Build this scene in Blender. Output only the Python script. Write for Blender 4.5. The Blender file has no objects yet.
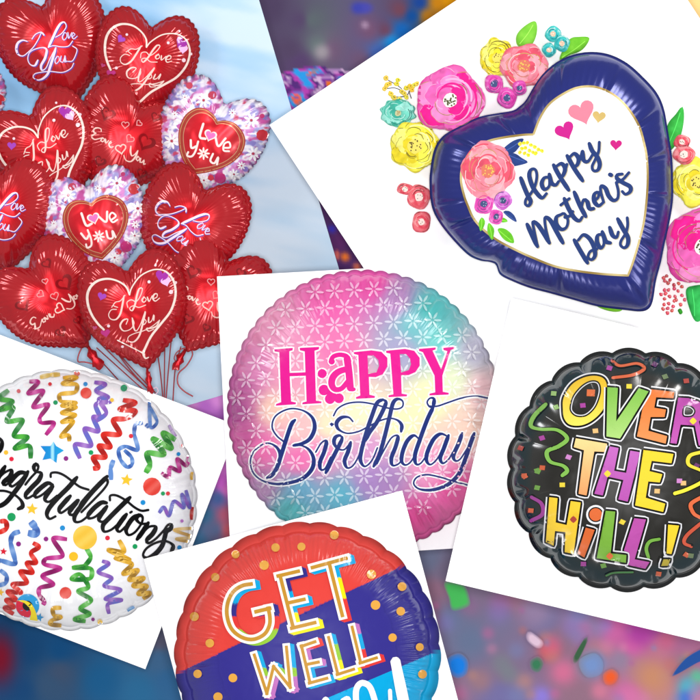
import bpy, math, random
import numpy as np
from mathutils import Vector
from mathutils.geometry import delaunay_2d_cdt

scene = bpy.context.scene
COL = scene.collection
PI = math.pi
rng = np.random.RandomState(7)

# ------------------------------------------------------------------ colour helpers
def lin(c):
    c = np.asarray(c, float) / 255.0
    return np.where(c <= 0.04045, c / 12.92, ((c + 0.055) / 1.055) ** 2.4)

def hash2(ix, iy, seed):
    n = np.sin(ix * 127.1 + iy * 311.7 + seed * 74.7) * 43758.5453
    return n - np.floor(n)

def vnoise(x, y, seed=0):
    x = np.asarray(x, float); y = np.asarray(y, float)
    ix, iy = np.floor(x), np.floor(y)
    fx, fy = x - ix, y - iy
    fx = fx * fx * (3 - 2 * fx); fy = fy * fy * (3 - 2 * fy)
    a = hash2(ix, iy, seed); b = hash2(ix + 1, iy, seed)
    c = hash2(ix, iy + 1, seed); d = hash2(ix + 1, iy + 1, seed)
    return (a * (1 - fx) + b * fx) * (1 - fy) + (c * (1 - fx) + d * fx) * fy

def fbm(x, y, seed=0, n=3):
    t, a, s = 0, 0.5, 0
    for i in range(n):
        t = t + a * vnoise(x * 2 ** i, y * 2 ** i, seed + i * 13); s += a; a *= 0.5
    return t / s

def idw(samples, p=3.0):
    P = np.array([s[0] for s in samples], float); C = np.array([s[1] for s in samples], float)
    def f(u, v):
        u = np.asarray(u, float).ravel(); v = np.asarray(v, float).ravel()
        d = np.sqrt((u[:, None] - P[:, 0]) ** 2 + (v[:, None] - P[:, 1]) ** 2) + 2.0
        w = 1 / d ** p
        return (w @ C) / w.sum(1)[:, None]
    return f

def window(x0, y0, s):
    return lambda pts: [(x0 + p[0] / s, y0 + p[1] / s) for p in pts]

# ------------------------------------------------------------------ materials
MATS = {}
def material(name, metallic=0.0, rough=0.5, spec=0.5, coat=0.0, bump=0.0, bscale=6.0, colour=None, vary=0.04, edge=None):
    if name in MATS: return MATS[name]
    m = bpy.data.materials.new(name); m.use_nodes = True
    nt = m.node_tree; b = nt.nodes['Principled BSDF']
    tex = nt.nodes.new('ShaderNodeTexCoord')
    noi = nt.nodes.new('ShaderNodeTexNoise'); noi.inputs['Scale'].default_value = bscale; noi.inputs['Detail'].default_value = 3
    nt.links.new(tex.outputs['Object'], noi.inputs['Vector'])
    hsv = nt.nodes.new('ShaderNodeHueSaturation')
    mr = nt.nodes.new('ShaderNodeMapRange')
    mr.inputs['To Min'].default_value = 1 - vary; mr.inputs['To Max'].default_value = 1 + vary
    nt.links.new(noi.outputs['Fac'], mr.inputs['Value']); nt.links.new(mr.outputs['Result'], hsv.inputs['Value'])
    if colour is None:
        at = nt.nodes.new('ShaderNodeAttribute'); at.attribute_name = 'Col'
        nt.links.new(at.outputs['Color'], hsv.inputs['Color'])
    else:
        hsv.inputs['Color'].default_value = (*lin(colour), 1)
    nt.links.new(hsv.outputs['Color'], b.inputs['Base Color'])
    b.inputs['Metallic'].default_value = metallic
    b.inputs['Roughness'].default_value = rough
    b.inputs['Specular IOR Level'].default_value = spec
    b.inputs['Coat Weight'].default_value = coat
    if edge:   # the foil is glossier towards its seam than over the printed middle
        ga = nt.nodes.new('ShaderNodeAttribute'); ga.attribute_name = 'Gloss'
        for sock, a0, a1 in (('Specular IOR Level', spec, edge[0]), ('Roughness', rough, edge[1]), ('Metallic', metallic, edge[2])):
            q = nt.nodes.new('ShaderNodeMapRange'); q.inputs['To Min'].default_value = a0; q.inputs['To Max'].default_value = a1
            nt.links.new(ga.outputs['Fac'], q.inputs['Value']); nt.links.new(q.outputs['Result'], b.inputs[sock])
    b.inputs['Coat Roughness'].default_value = 0.12
    if bump:
        n2 = nt.nodes.new('ShaderNodeTexNoise'); n2.inputs['Scale'].default_value = bscale; n2.inputs['Detail'].default_value = 2
        n2.inputs['Distortion'].default_value = 0.6
        nt.links.new(tex.outputs['Object'], n2.inputs['Vector'])
        bp = nt.nodes.new('ShaderNodeBump'); bp.inputs['Strength'].default_value = bump; bp.inputs['Distance'].default_value = 0.05
        nt.links.new(n2.outputs['Fac'], bp.inputs['Height']); nt.links.new(bp.outputs['Normal'], b.inputs['Normal'])
        nt.links.new(bp.outputs['Normal'], b.inputs['Coat Normal'])
    MATS[name] = m
    return m

RED_FOIL = material('red chrome foil', metallic=0.35, rough=0.32, spec=0.08, coat=0.0, bump=0.8, bscale=2.3, edge=(0.9, 0.13, 0.30))
SATIN = material('satin printed foil', metallic=0.0, rough=0.36, spec=0.05, bump=0.3, bscale=3.0, vary=0.02, edge=(0.7, 0.15, 0.0))
PEARL = material('pearl printed foil', metallic=0.0, rough=0.40, spec=0.03, bump=0.3, bscale=4.0, vary=0.015, edge=(0.8, 0.13, 0.0))
NAVY_FOIL = material('navy satin foil', metallic=0.25, rough=0.33, spec=0.4, bump=0.2, bscale=2.0, vary=0.03, edge=(0.7, 0.2, 0.25))
BLACK_FOIL = material('black gloss foil', metallic=0.0, rough=0.36, spec=0.10, bump=0.3, bscale=2.5, vary=0.03, edge=(1.0, 0.12, 0.1))
INK = material('matte ink', metallic=0.0, rough=0.7, spec=0.05, vary=0.05, bscale=8)
GOLD = material('gold foil', metallic=0.15, rough=0.4, spec=0.2, vary=0.12, bscale=7)
PAPER = material('white card stock', metallic=0, rough=0.9, spec=0.0, vary=0.0, bscale=1.5, colour=(253, 253, 253))
PRINT = material('matte photo print', metallic=0, rough=0.9, spec=0.0, vary=0.01, bscale=3)
RIBBON = material('curling ribbon red', metallic=0.3, rough=0.35, colour=(150, 22, 34), vary=0.15)

# ------------------------------------------------------------------ mesh helpers
def X(px): return (px - 350) / 100.0
def Y(py): return (350 - py) / 100.0

def mesh_obj(name, verts, faces, cols, mat, parent=None, smooth=True, gloss=None):
    me = bpy.data.meshes.new(name)
    me.from_pydata([tuple(v) for v in verts], [], [tuple(f) for f in faces])
    if cols is not None:
        a = me.color_attributes.new('Col', 'FLOAT_COLOR', 'POINT')
        cols = np.clip(np.asarray(cols, float), 0, 255); cols = cols * 0.93 + cols.mean(1, keepdims=True) * 0.07
        c = np.ones((len(verts), 4), np.float32); c[:, :3] = np.minimum(lin(cols) * 0.83, 0.93)
        a.data.foreach_set('color', c.ravel())
    if gloss is not None:
        g = me.attributes.new('Gloss', 'FLOAT', 'POINT'); g.data.foreach_set('value', np.asarray(gloss, np.float32))
    me.materials.append(mat)
    if smooth: me.polygons.foreach_set('use_smooth', [True] * len(me.polygons))
    me.update()
    o = bpy.data.objects.new(name, me); COL.objects.link(o)
    if parent is not None: o.parent = parent
    return o

def empty(name, loc, label, cat, group=None, rz=0.0):
    o = bpy.data.objects.new(name, None); COL.objects.link(o)
    o.location = loc; o.rotation_euler = (0, 0, rz); o.empty_display_size = 0.1
    tag(o, label, cat, group)
    return o

def tag(o, label, cat, group=None, kind=None):
    if label: o['label'] = label
    if cat: o['category'] = cat
    if group: o['group'] = group
    if kind: o['kind'] = kind

def catmull(pts, closed=False, step=1.2, sharp=()):
    P = np.array(pts, float); n = len(P)
    if n == 2 and not closed:
        L = np.hypot(*(P[1] - P[0])); k = max(2, int(L / step) + 1)
        t = np.linspace(0, 1, k)[:, None]
        return P[0] * (1 - t) + P[1] * t
    out = []
    m = n if closed else n - 1
    for i in range(m):
        p1, p2 = P[i % n], P[(i + 1) % n]
        p0 = P[(i - 1) % n] if (closed or i > 0) else 2 * p1 - p2
        p3 = P[(i + 2) % n] if (closed or i + 2 < n) else 2 * p2 - p1
        if i in sharp: p0 = 2 * p1 - p2
        if (i + 1) % n in sharp: p3 = 2 * p2 - p1
        k = max(1, int(np.hypot(*(p2 - p1)) / step))
        for j in range(k):
            t = j / k
            out.append(0.5 * ((2 * p1) + (-p0 + p2) * t + (2 * p0 - 5 * p1 + 4 * p2 - p3) * t * t + (-p0 + 3 * p1 - 3 * p2 + p3) * t ** 3))
    if not closed: out.append(P[-1])
    return np.array(out)

def polyline(pts, closed=False, step=2.5):
    P = np.array(pts, float); n = len(P); out = []
    for i in range(n if closed else n - 1):
        a, b = P[i], P[(i + 1) % n]
        k = max(1, int(np.hypot(*(b - a)) / step))
        for j in range(k): out.append(a + (b - a) * j / k)
    if not closed: out.append(P[-1])
    return np.array(out)

def inside(poly, pts):
    poly = np.asarray(poly); x, y = pts[:, 0], pts[:, 1]
    res = np.zeros(len(pts), bool); j = len(poly) - 1
    for i in range(len(poly)):
        xi, yi = poly[i]; xj, yj = poly[j]
        if yi != yj:
            c = ((yi > y) != (yj > y)) & (x < (xj - xi) * (y - yi) / (yj - yi) + xi)
            res ^= c
        j = i
    return res

class Surf:
    """An inflated foil envelope: outline R(theta) about a centre, dome height, creases at the seam. All in pixels."""
    def __init__(s, outline, centre=(0, 0), H=40, back=None, a=2.6, b=0.62, creases=40, depth=0.35, length=(0.12, 0.4), width=(0.012, 0.03), scallop=0, scallop_amp=0.012, seam=0.965, seed=1, ripple=0.0, ripple_n=90):
        s.c = np.array(centre, float)
        P = catmull(outline, True, 2.0) if len(outline) < 120 else np.array(outline, float)
        d = P - s.c
        th = np.arctan2(d[:, 1], d[:, 0]); r = np.hypot(d[:, 0], d[:, 1])
        o = np.argsort(th); s.th, s.r = th[o], r[o]
        s.H, s.a, s.b, s.seam = H, a, b, seam
        s.back = back if back is not None else H * 0.6
        q = np.random.RandomState(seed)
        k = creases
        s.ct = (np.arange(k) + q.uniform(-.35, .35, k)) / max(k, 1) * 2 * PI - PI
        s.cd = q.uniform(0.35, 1.0, k) * depth
        s.cl = q.uniform(length[0], length[1], k)
        s.cw = q.uniform(width[0], width[1], k)
        s.sc, s.sa, s.rp, s.rn = scallop, scallop_amp, ripple, ripple_n
        s.phi = q.uniform(0, 6); s.g0, s.g1 = 0.62, 0.84; s.lift = 1.1
    def R(s, th):
        r = np.interp(th, np.concatenate([s.th - 2 * PI, s.th, s.th + 2 * PI]), np.tile(s.r, 3))
        if s.sc: r = r * (1 - s.sa + 2 * s.sa * np.abs(np.sin(s.sc * th / 2 + s.phi)) ** 0.7)
        return r
    def h(s, u, v):
        u = np.asarray(u, float) - s.c[0]; v = np.asarray(v, float) - s.c[1]
        th = np.arctan2(v, u); rr = np.hypot(u, v) / s.R(th)
        return s.hs(rr, th)
    def hs(s, rr, th):
        t = np.clip(rr / s.seam, 0, 1)
        base = s.H * (1 - t ** s.a) ** s.b
        C = np.zeros_like(base)
        for k in range(len(s.ct)):
            dth = np.abs((th - s.ct[k] + PI) % (2 * PI) - PI)
            w = np.clip((t - (1 - s.cl[k])) / s.cl[k], 0, 1)
            wid = s.cw[k] * (0.5 + 1.4 * w)
            C = np.maximum(C, s.cd[k] * np.exp(-(dth / wid) ** 2) * w * w * (3 - 2 * w))
        z = base * (1 - C)
        if s.rp:
            w = np.clip((t - 0.72) / 0.12, 0, 1) * np.clip((1.0 - t) / 0.06, 0, 1)
            z = z + s.rp * w * np.cos(s.rn * th) * (0.4 + 0.6 * np.sin(3 * th + s.phi) ** 2)
        return z
    def body(s, name, colf, mat, parent, nt=300, ns=44, extra=None):
        th = np.linspace(-PI, PI, nt, endpoint=False)
        R = s.R(th)
        sv = np.concatenate([np.linspace(0, 0.7, ns // 2)[1:], np.linspace(0.7, s.seam, ns // 2 + 4)[1:], [1.0]])
        verts = [(s.c[0], s.c[1], s.H)]; V = []
        for q in sv:
            V.append(np.stack([s.c[0] + np.cos(th) * R * q, s.c[1] + np.sin(th) * R * q, s.hs(np.full(nt, q), th) if q < s.seam else np.zeros(nt)], 1))
        nf = len(V)
        bs = [0.98, 0.93, 0.82, 0.6, 0.3]
        for q in bs:
            V.append(np.stack([s.c[0] + np.cos(th) * R * q, s.c[1] + np.sin(th) * R * q, -1.0 - s.back * (1 - min(1, q / .98) ** 2.4) ** 0.6 * np.ones(nt)], 1))
        V = np.concatenate([np.array(verts)] + V + [np.array([(s.c[0], s.c[1], -1 - s.back)])])
        F = []
        for i in range(nt): F.append((0, 1 + (i + 1) % nt, 1 + i))
        rings = nf + len(bs)
        for r in range(rings - 1):
            a = 1 + r * nt; b = a + nt
            for i in range(nt):
                j = (i + 1) % nt
                F.append((a + i, a + j, b + j, b + i))
        a = 1 + (rings - 1) * nt; last = len(V) - 1
        for i in range(nt): F.append((a + i, a + (i + 1) % nt, last))
        cols = colf(V[:, 0], V[:, 1])
        if extra is not None:
            v2, f2, c2 = extra.arrays(s)
            F += [tuple(q + len(V) for q in f) for f in f2]
            V = np.concatenate([V, v2]); cols = np.concatenate([cols, c2])
        W = np.stack([V[:, 0] / 100, -V[:, 1] / 100, V[:, 2] / 100], 1)
        return mesh_obj(name, W, F, cols, mat, parent, gloss=gloss_at(s, V))

def gloss_at(s, V):
    d = V[:, :2] - s.c; rr = np.hypot(d[:, 0], d[:, 1]) / s.R(np.arctan2(d[:, 1], d[:, 0]))
    t = np.clip((rr - s.g0) / (s.g1 - s.g0), 0, 1); return t * t * (3 - 2 * t)
def flat(c):
    return lambda u, v: np.tile(np.array(c, float), (np.size(u), 1))

class Pr:
    """Printed shapes laid on a surface; several colours, one mesh."""
    def __init__(s, off=(0, 0), T=None):
        s.V, s.F, s.C = [], [], []; s.n = 0; s.k = 0; s.off = off; s.T = T; s.clip = None
    def _tf(s, P):
        P = np.asarray(P, float)
        if s.T is not None: P = s.T(P)
        return P - np.array(s.off)
    def _add(s, P, eps, faces, col):
        c = col(P[:, 0], P[:, 1]) if callable(col) else col if isinstance(col, np.ndarray) and col.ndim == 2 else np.tile(np.array(col, float), (len(P), 1))
        Q = s._tf(P)
        Z = np.broadcast_to(np.asarray(eps, float), (len(P),))
        s.V.append(np.concatenate([Q, Z[:, None]], 1)); s.C.append(c)
        # keep faces turned to the viewer (design v runs down)
        for f in faces:
            a, b, c_ = Q[f[0]], Q[f[1]], Q[f[2]]
            ar = (b[0] - a[0]) * (c_[1] - a[1]) - (b[1] - a[1]) * (c_[0] - a[0])
            if len(f) == 4:
                d = Q[f[3]]; ar += (c_[0] - a[0]) * (d[1] - a[1]) - (c_[1] - a[1]) * (d[0] - a[0])
            f = tuple(x + s.n for x in f)
            s.F.append(f if ar < 0 else f[::-1])
        s.n += len(P); s.k += 1
    def eps(s, layer): return 0.22 + layer * 0.14 + (s.k % 400) * 0.0006
    def stroke(s, pts, thin, thick=None, col=(0, 0, 0), layer=0, pen=(-0.25, 0.97), smooth=True, closed=False, cap=True, grow=0.0, step=1.3, sharp=(), along=None, wmul=None):
        thick = thin if thick is None else thick
        P = np.array(pts, float) if along is not None else catmull(pts, closed, step, sharp) if smooth else polyline(pts, closed, step)
        if closed: P = np.concatenate([P, P[:1]])
        if len(P) < 2: return
        d = np.gradient(P, axis=0); L = np.hypot(d[:, 0], d[:, 1]) + 1e-9; d = d / L[:, None]
        pen = np.array(pen) / np.hypot(*pen)
        w = thin + (thick - thin) * np.clip(d @ pen, 0, 1) ** 0.9
        if thick != thin and len(w) > 6:
            k = np.ones(5) / 5; w = np.convolve(np.pad(w, 2, mode='edge'), k, 'valid')
            if not closed:
                n = len(w); e = np.minimum(np.arange(n), np.arange(n)[::-1]) / 4.0
                w = np.minimum(w, thin + (thick - thin) * np.clip(e + 0.35, 0, 1))
        w = w / 2 + grow
        if wmul is not None: w = w * wmul
        nrm = np.stack([-d[:, 1], d[:, 0]], 1)
        n = len(P); rows = [P + nrm * w[:, None], P, P - nrm * w[:, None]]
        e = s.eps(layer) + np.linspace(0, 0.03, n)
        V = np.concatenate(rows); E = np.concatenate([e, e, e])
        if along is not None: col = np.concatenate([along, along, along]); cap = False
        F = []
        for i in range(n - 1):
            F.append((i, i + 1, n + i + 1, n + i)); F.append((n + i, n + i + 1, 2 * n + i + 1, 2 * n + i))
        if cap and not closed:
            for end, sg in ((0, -1), (n - 1, 1)):
                k = 5; a0 = math.atan2(nrm[end, 1], nrm[end, 0]); base = len(V)
                arc = [(P[end, 0] + w[end] * math.cos(a0 - sg * PI * q / k), P[end, 1] + w[end] * math.sin(a0 - sg * PI * q / k)) for q in range(k + 1)]
                V = np.concatenate([V, np.array([P[end]]), np.array(arc)]); E = np.concatenate([E, np.full(k + 2, e[end] + 0.01)])
                for q in range(k): F.append((base, base + 1 + q, base + 2 + q))
        s._add(V, E, F, col)
    def poly(s, pts, col, layer=0, holes=(), smooth=False, grid=2.6, step=2.0, sharp=()):
        mk = lambda q: (catmull(q, True, step, sharp) if smooth else polyline(q, True, step))
        P = mk(pts); hs = [mk(h) for h in holes]
        lo, hi = P.min(0), P.max(0)
        gx, gy = np.meshgrid(np.arange(lo[0] + grid / 2, hi[0], grid), np.arange(lo[1] + grid / 2, hi[1], grid))
        G = np.stack([gx.ravel(), gy.ravel()], 1)
        if len(G):
            ok = inside(P, G)
            for h in hs: ok &= ~inside(h, G)
            G = G[ok]
            if len(G):
                B = np.concatenate([P] + hs)
                dm = np.sqrt(((G[:, None] - B[None]) ** 2).sum(2)).min(1)
                G = G[dm > grid * 0.3]
        allp = np.concatenate([P] + hs + ([G] if len(G) else []))
        edges = []; b = 0
        for q in [P] + hs:
            m = len(q); edges += [(b + i, b + (i + 1) % m) for i in range(m)]; b += m
        vo, eo, fo, *_ = delaunay_2d_cdt([Vector((float(a), float(c))) for a, c in allp], edges, [], 0, 1e-4)
        V = np.array([(v.x, v.y) for v in vo])
        F = [tuple(f) for f in fo]
        if not F: return
        cen = np.array([V[list(f)].mean(0) for f in F])
        ok = inside(P, cen)
        for h in hs: ok &= ~inside(h, cen)
        s._add(V, s.eps(layer), [f for f, o in zip(F, ok) if o], col)
    def disk(s, c, r, col, layer=0, ry=None, rot=0, n=14, wob=0, seed=0):
        ry = r if ry is None else ry; q = np.random.RandomState(seed)
        th = np.linspace(0, 2 * PI, n, endpoint=False); k = 1 + wob * q.uniform(-1, 1, n)
        x, y = np.cos(th) * r * k, np.sin(th) * ry * k
        ring = np.stack([c[0] + x * math.cos(rot) - y * math.sin(rot), c[1] + x * math.sin(rot) + y * math.cos(rot)], 1)
        if max(r, ry) > 5:
            s.poly(ring, col, layer, smooth=True, step=2.0, grid=3.0); return
        V = np.concatenate([[c], ring])
        s._add(V, s.eps(layer), [(0, 1 + i, 1 + (i + 1) % n) for i in range(n)], col)
    def star(s, c, r, col, layer=0, n=5, inner=0.45, rot=0):
        P = [(c[0] + (r if i % 2 == 0 else r * inner) * math.sin(rot + PI * i / n), c[1] - (r if i % 2 == 0 else r * inner) * math.cos(rot + PI * i / n)) for i in range(2 * n)]
        s.poly(P, col, layer)
    def heart(s, c, w, rot, col, layer=0, line=None):
        pts = []
        for i in range(28):
            t = 2 * PI * i / 28
            x = 16 * math.sin(t) ** 3 / 17; y = -(13 * math.cos(t) - 5 * math.cos(2 * t) - 2 * math.cos(3 * t) - math.cos(4 * t)) / 17
            pts.append((c[0] + w / 2 * (x * math.cos(rot) - y * math.sin(rot)), c[1] + w / 2 * (x * math.sin(rot) + y * math.cos(rot))))
        if line: s.stroke(pts, line, col=col, layer=layer, closed=True, step=0.9, smooth=False)
        else: s.poly(pts, col, layer, step=1.5)
    def arrays(s, surf):
        V = np.concatenate(s.V); C = np.concatenate(s.C)
        z = surf.h(V[:, 0], V[:, 1]) if surf is not None else np.zeros(len(V))
        F = s.F
        if isinstance(surf, Surf):
            d = V[:, :2] - surf.c; ok = np.hypot(d[:, 0], d[:, 1]) / surf.R(np.arctan2(d[:, 1], d[:, 0])) < 0.995
            F = [f for f in F if all(ok[i] for i in f)]
            rr_ = np.hypot(d[:, 0], d[:, 1]) / surf.R(np.arctan2(d[:, 1], d[:, 0]))
            z = z + surf.lift * np.clip((rr_ - 0.74) / 0.16, 0, 1)
            used = sorted({i for f in F for i in f}); m = {a: b for b, a in enumerate(used)}
            F = [tuple(m[i] for i in f) for f in F]; V = V[used]; C = C[used]; z = z[used]
        return np.stack([V[:, 0], V[:, 1], z + V[:, 2]], 1), F, C
    def build(s, name, surf, mat, parent):
        V, F, C = s.arrays(surf)
        W = np.stack([V[:, 0] / 100, -V[:, 1] / 100, V[:, 2] / 100], 1)
        return mesh_obj(name, W, F, C, mat, parent, gloss=gloss_at(surf, V) if isinstance(surf, Surf) else np.zeros(len(V)))

# ------------------------------------------------------------------ backdrop: a blurred party photograph, printed flat
BG = idw([((300,20),(82,66,100)),((270,8),(76,62,92)),((400,10),(112,66,84)),((290,50),(80,65,95)),((330,50),(108,82,112)),((370,30),(112,78,110)),((360,60),(105,80,112)),
 ((312,20),(88,98,104)),((318,45),(96,110,112)),((385,30),(105,66,92)),((300,62),(84,62,104)),((420,3),(24,66,150)),((412,16),(16,74,150)),((402,30),(18,96,180)),((392,42),(20,140,222)),((380,54),(60,96,176)),
 ((438,3),(196,124,16)),((428,16),(176,112,22)),((448,2),(214,140,10)),((695,4),(255,214,138)),((327,225),(84,50,104)),((345,262),(86,48,108)),((340,243),(96,44,104)),((350,250),(80,45,100)),
 ((190,404),(225,140,215)),((205,408),(200,112,214)),((220,418),(184,100,200)),((218,400),(240,150,235)),((226,465),(232,120,222)),((222,482),(205,90,200)),((228,490),(230,110,200)),
 ((218,498),(70,100,160)),((205,515),(56,112,152)),((197,540),(60,110,150)),((226,515),(190,90,118)),((229,530),(210,92,105)),((215,530),(90,105,145)),
 ((0,625),(16,66,110)),((30,650),(22,70,118)),((60,650),(20,76,128)),((50,685),(54,84,118)),((60,672),(62,82,112)),((20,690),(26,72,122)),((100,680),(28,92,142)),((140,690),(42,106,152)),((160,660),(60,100,140)),((160,640),(88,88,110)),((168,680),(48,100,148)),
 ((430,560),(112,116,146)),((445,570),(126,108,136)),((436,590),(160,106,130)),((430,620),(158,104,132)),((450,620),(108,122,160)),((450,690),(158,112,142)),((470,640),(106,120,156)),((480,590),(136,112,140)),
 ((500,620),(126,116,152)),((505,670),(140,110,140)),((520,600),(168,108,132)),((545,620),(122,112,160)),((560,640),(150,108,130)),((590,625),(170,105,140)),((620,620),(220,86,160)),((640,628),(196,60,160)),((632,645),(232,90,168)),((655,625),(170,60,150)),((600,650),(196,120,130)),
 ((660,650),(206,112,140)),((680,640),(180,96,140)),((640,670),(196,124,134)),((680,665),(176,110,130)),((500,695),(120,110,170)),((580,695),(160,110,130)),((630,695),(225,100,165)),((660,695),(210,130,130)),((620,660),(160,130,160))], 3.2)
def blob(c, u, v, x, y, r, col, k=1.25, ry=None):
    w = np.exp(-(((u - x) / r) ** 2 + ((v - y) / (ry or r)) ** 2) ** k)[:, None]
    return c * (1 - w) + np.array(col, float) * w
def bgcol(u, v):
    u = np.asarray(u, float).ravel(); v = np.asarray(v, float).ravel()
    c = BG(u, v)
    for b in [(364,8,9,(70,70,170),2,6),(357,8,6,(58,64,168)),(322,52,8,(150,142,150)),(365,25,4,(158,128,158)),(0,658,16,(128,22,44),1.2,26),(345,257,4.5,(252,120,40)),(337,255,3,(222,100,90),2,5),(332,229,4,(60,50,190)),(357,267,4,(240,120,90)),
              (549,650,11,(242,84,80)),(563,672,13,(238,108,150)),(610,678,7.5,(252,88,36)),(593,664,13,(112,150,214)),(541,697,11,(150,124,236)),(653,677,18,(224,142,96)),(628,699,12,(240,112,172)),(612,632,14,(226,92,164)),
              (535,612,16,(160,130,170)),(470,606,10,(150,110,150)),(690,688,12,(40,205,220)),(699,676,8,(70,220,150)),(686,699,8,(20,110,240)),(579,615,14,(140,130,190)),(600,691,9,(230,120,150)),(524,682,9,(190,130,130)),(666,640,10,(215,90,130)),(480,680,12,(170,120,130)),(640,632,14,(190,50,160))]:
        c = blob(c, u, v, *b)
    q = np.random.RandomState(12)
    for _ in range(60):
        x, y, r = q.uniform(430, 705), q.uniform(590, 705), q.uniform(3, 12)
        if y < 585 + (x - 447) * .237: continue
        c = c * .55 + blob(c, u, v, x, y, r, [(236,96,160),(226,110,96),(120,140,200),(214,140,110),(120,150,140),(190,90,160),(150,120,210),(238,130,170)][q.randint(8)]) * .45
    m_ = ((u > 420) & (v > 540))[:, None] * 0.16; c = c * (1 - m_) + np.array([112, 132, 160.]) * m_
    ball = (np.hypot(u - 316, v - 154) < 86 + 3 * vnoise(u / 3, v / 3, 5)) & (v < 180) & (u > 280)
    pal = np.array([(96,60,168),(60,80,210),(236,96,70),(40,150,226),(176,60,170),(84,44,120),(206,170,210),(120,50,150),(250,120,40),(70,60,180)], float)
    k = (np.floor(vnoise(u / 15 + 0.3 * vnoise(u/6, v/6, 2), v / 8, 9) * 5 + vnoise(u / 11, v / 7, 21) * 5.2)).astype(int) % 10
    k2 = (np.floor(vnoise((u+2) / 15, (v+1.5) / 8, 9) * 5 + vnoise((u+2) / 11, (v+1) / 7, 21) * 5.2)).astype(int) % 10
    c[ball] = 0.6 * pal[k][ball] + 0.4 * pal[k2][ball]
    return c

def board(name, corners, z, thick, colf, mat, step=None, label=None, cat=None, kind=None, group=None):
    """A rectangular board. corners in order TL, TR, BR, BL (pixels)."""
    A, B, C_, D = [np.array(p, float) for p in corners]
    o0 = (A + B + C_ + D) / 4
    nx = max(1, int(np.hypot(*(B - A)) / step)) if step else 1
    ny = max(1, int(np.hypot(*(D - A)) / step)) if step else 1
    S, T = np.meshgrid(np.linspace(0, 1, nx + 1), np.linspace(0, 1, ny + 1))
    P = (A * (1 - S[..., None]) + B * S[..., None]) * (1 - T[..., None]) + (D * (1 - S[..., None]) + C_ * S[..., None]) * T[..., None]
    P = P.reshape(-1, 2)
    W = nx + 1
    F = [(j * W + i, (j + 1) * W + i, (j + 1) * W + i + 1, j * W + i + 1) for j in range(ny) for i in range(nx)]
    V = [((p[0] - o0[0]) / 100, -(p[1] - o0[1]) / 100, 0) for p in P]
    n = len(V)
    cs = [A, D, C_, B]
    for dz in (0, -thick):
        for p in cs: V.append(((p[0] - o0[0]) / 100, -(p[1] - o0[1]) / 100, dz))
    F.append(tuple(n + 4 + i for i in (3, 2, 1, 0)))
    for i in range(4): F.append((n + i, n + 4 + i, n + 4 + (i + 1) % 4, n + (i + 1) % 4))
    cols = np.full((len(V), 3), 250.0); cols[:n] = colf(P[:, 0], P[:, 1])
    o = mesh_obj(name, V, F, cols, mat, None, smooth=False)
    o.location = (X(o0[0]), Y(o0[1]), z)
    tag(o, label, cat, group, kind)
    return o

board('background', [(-60, -60), (760, -60), (760, 760), (-60, 760)], 0.0, 0.05, bgcol, PRINT, step=2.5, kind='structure')

# scattered confetti pieces lying on the background, out of focus
def confetti(pts, core, label, z=0.02, soft=0.35):
    P = catmull(pts, True, 1.5); c = P.mean(0)
    V = [(0, 0, 0)]; cols = [core]; F = []; n = len(P)
    bg = bgcol(P[:, 0], P[:, 1])
    for q, m in ((1 - soft, 0.0), (1.0, 0.55), (1.0 + soft * 0.45, 1.0)):
        for i in range(n):
            p = c + (P[i] - c) * q
            V.append(((p[0] - c[0]) / 100, -(p[1] - c[1]) / 100, 0.0)); cols.append(np.array(core) * (1 - m) + bg[i] * m)
    for i in range(n): F.append((0, 1 + (i + 1) % n, 1 + i))
    for r in range(2):
        a = 1 + r * n
        for i in range(n): F.append((a + i, a + (i + 1) % n, a + n + (i + 1) % n, a + n + i))
    a = 1 + 2 * n; k = len(V)
    for i in range(n): V.append((V[a + i][0], V[a + i][1], -0.015)); cols.append(cols[a + i])
    for i in range(n): F.append((a + i, a + (i + 1) % n, k + (i + 1) % n, k + i))
    o = mesh_obj('confetti_piece', V, [f for f in F], np.array(cols), PRINT, None, smooth=False)
    o.location = (X(c[0]), Y(c[1]), z)
    tag(o, label, 'confetti', 'confetti pieces scattered on the background')
wq = window(430, 540, 2.593)
confetti(wq([(40,112),(85,118),(100,150),(98,170),(60,180),(50,150)]), (76,205,96), 'bright green confetti piece beside the right edge of the get well card', soft=0.25)
confetti(wq([(48,310),(75,298),(95,315),(92,345),(70,355),(50,338)]), (24,132,240), 'round bright blue confetti piece by the get well card edge', soft=0.4)
confetti(wq([(252,246),(262,240),(290,262),(288,276),(275,278),(255,262)]), (232,200,222), 'pale pink elongated confetti piece beside a red one', soft=0.4)
confetti(wq([(372,305),(400,256),(408,262),(382,315)]), (62,104,72), 'thin dark green confetti strip standing upright', soft=0.25)
confetti(wq([(262,315),(280,305),(292,320),(282,340),(265,335)]), (60,132,92), 'small round dark green confetti piece', soft=0.5)
confetti(wq([(630,352),(660,310),(700,284),(712,285),(712,308),(690,320)]), (38,84,164), 'navy blue confetti strip at the right edge under the black balloon', soft=0.12)
confetti(wq([(395,312),(425,300),(442,318),(438,342),(412,350),(396,334)]), (118,150,208), 'pale blue blurred confetti piece right of the dark green strip', soft=0.6)
confetti(wq([(452,350),(470,338),(485,350),(478,368),(458,372)]), (252,96,44), 'small vivid orange confetti piece', soft=0.5)

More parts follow.
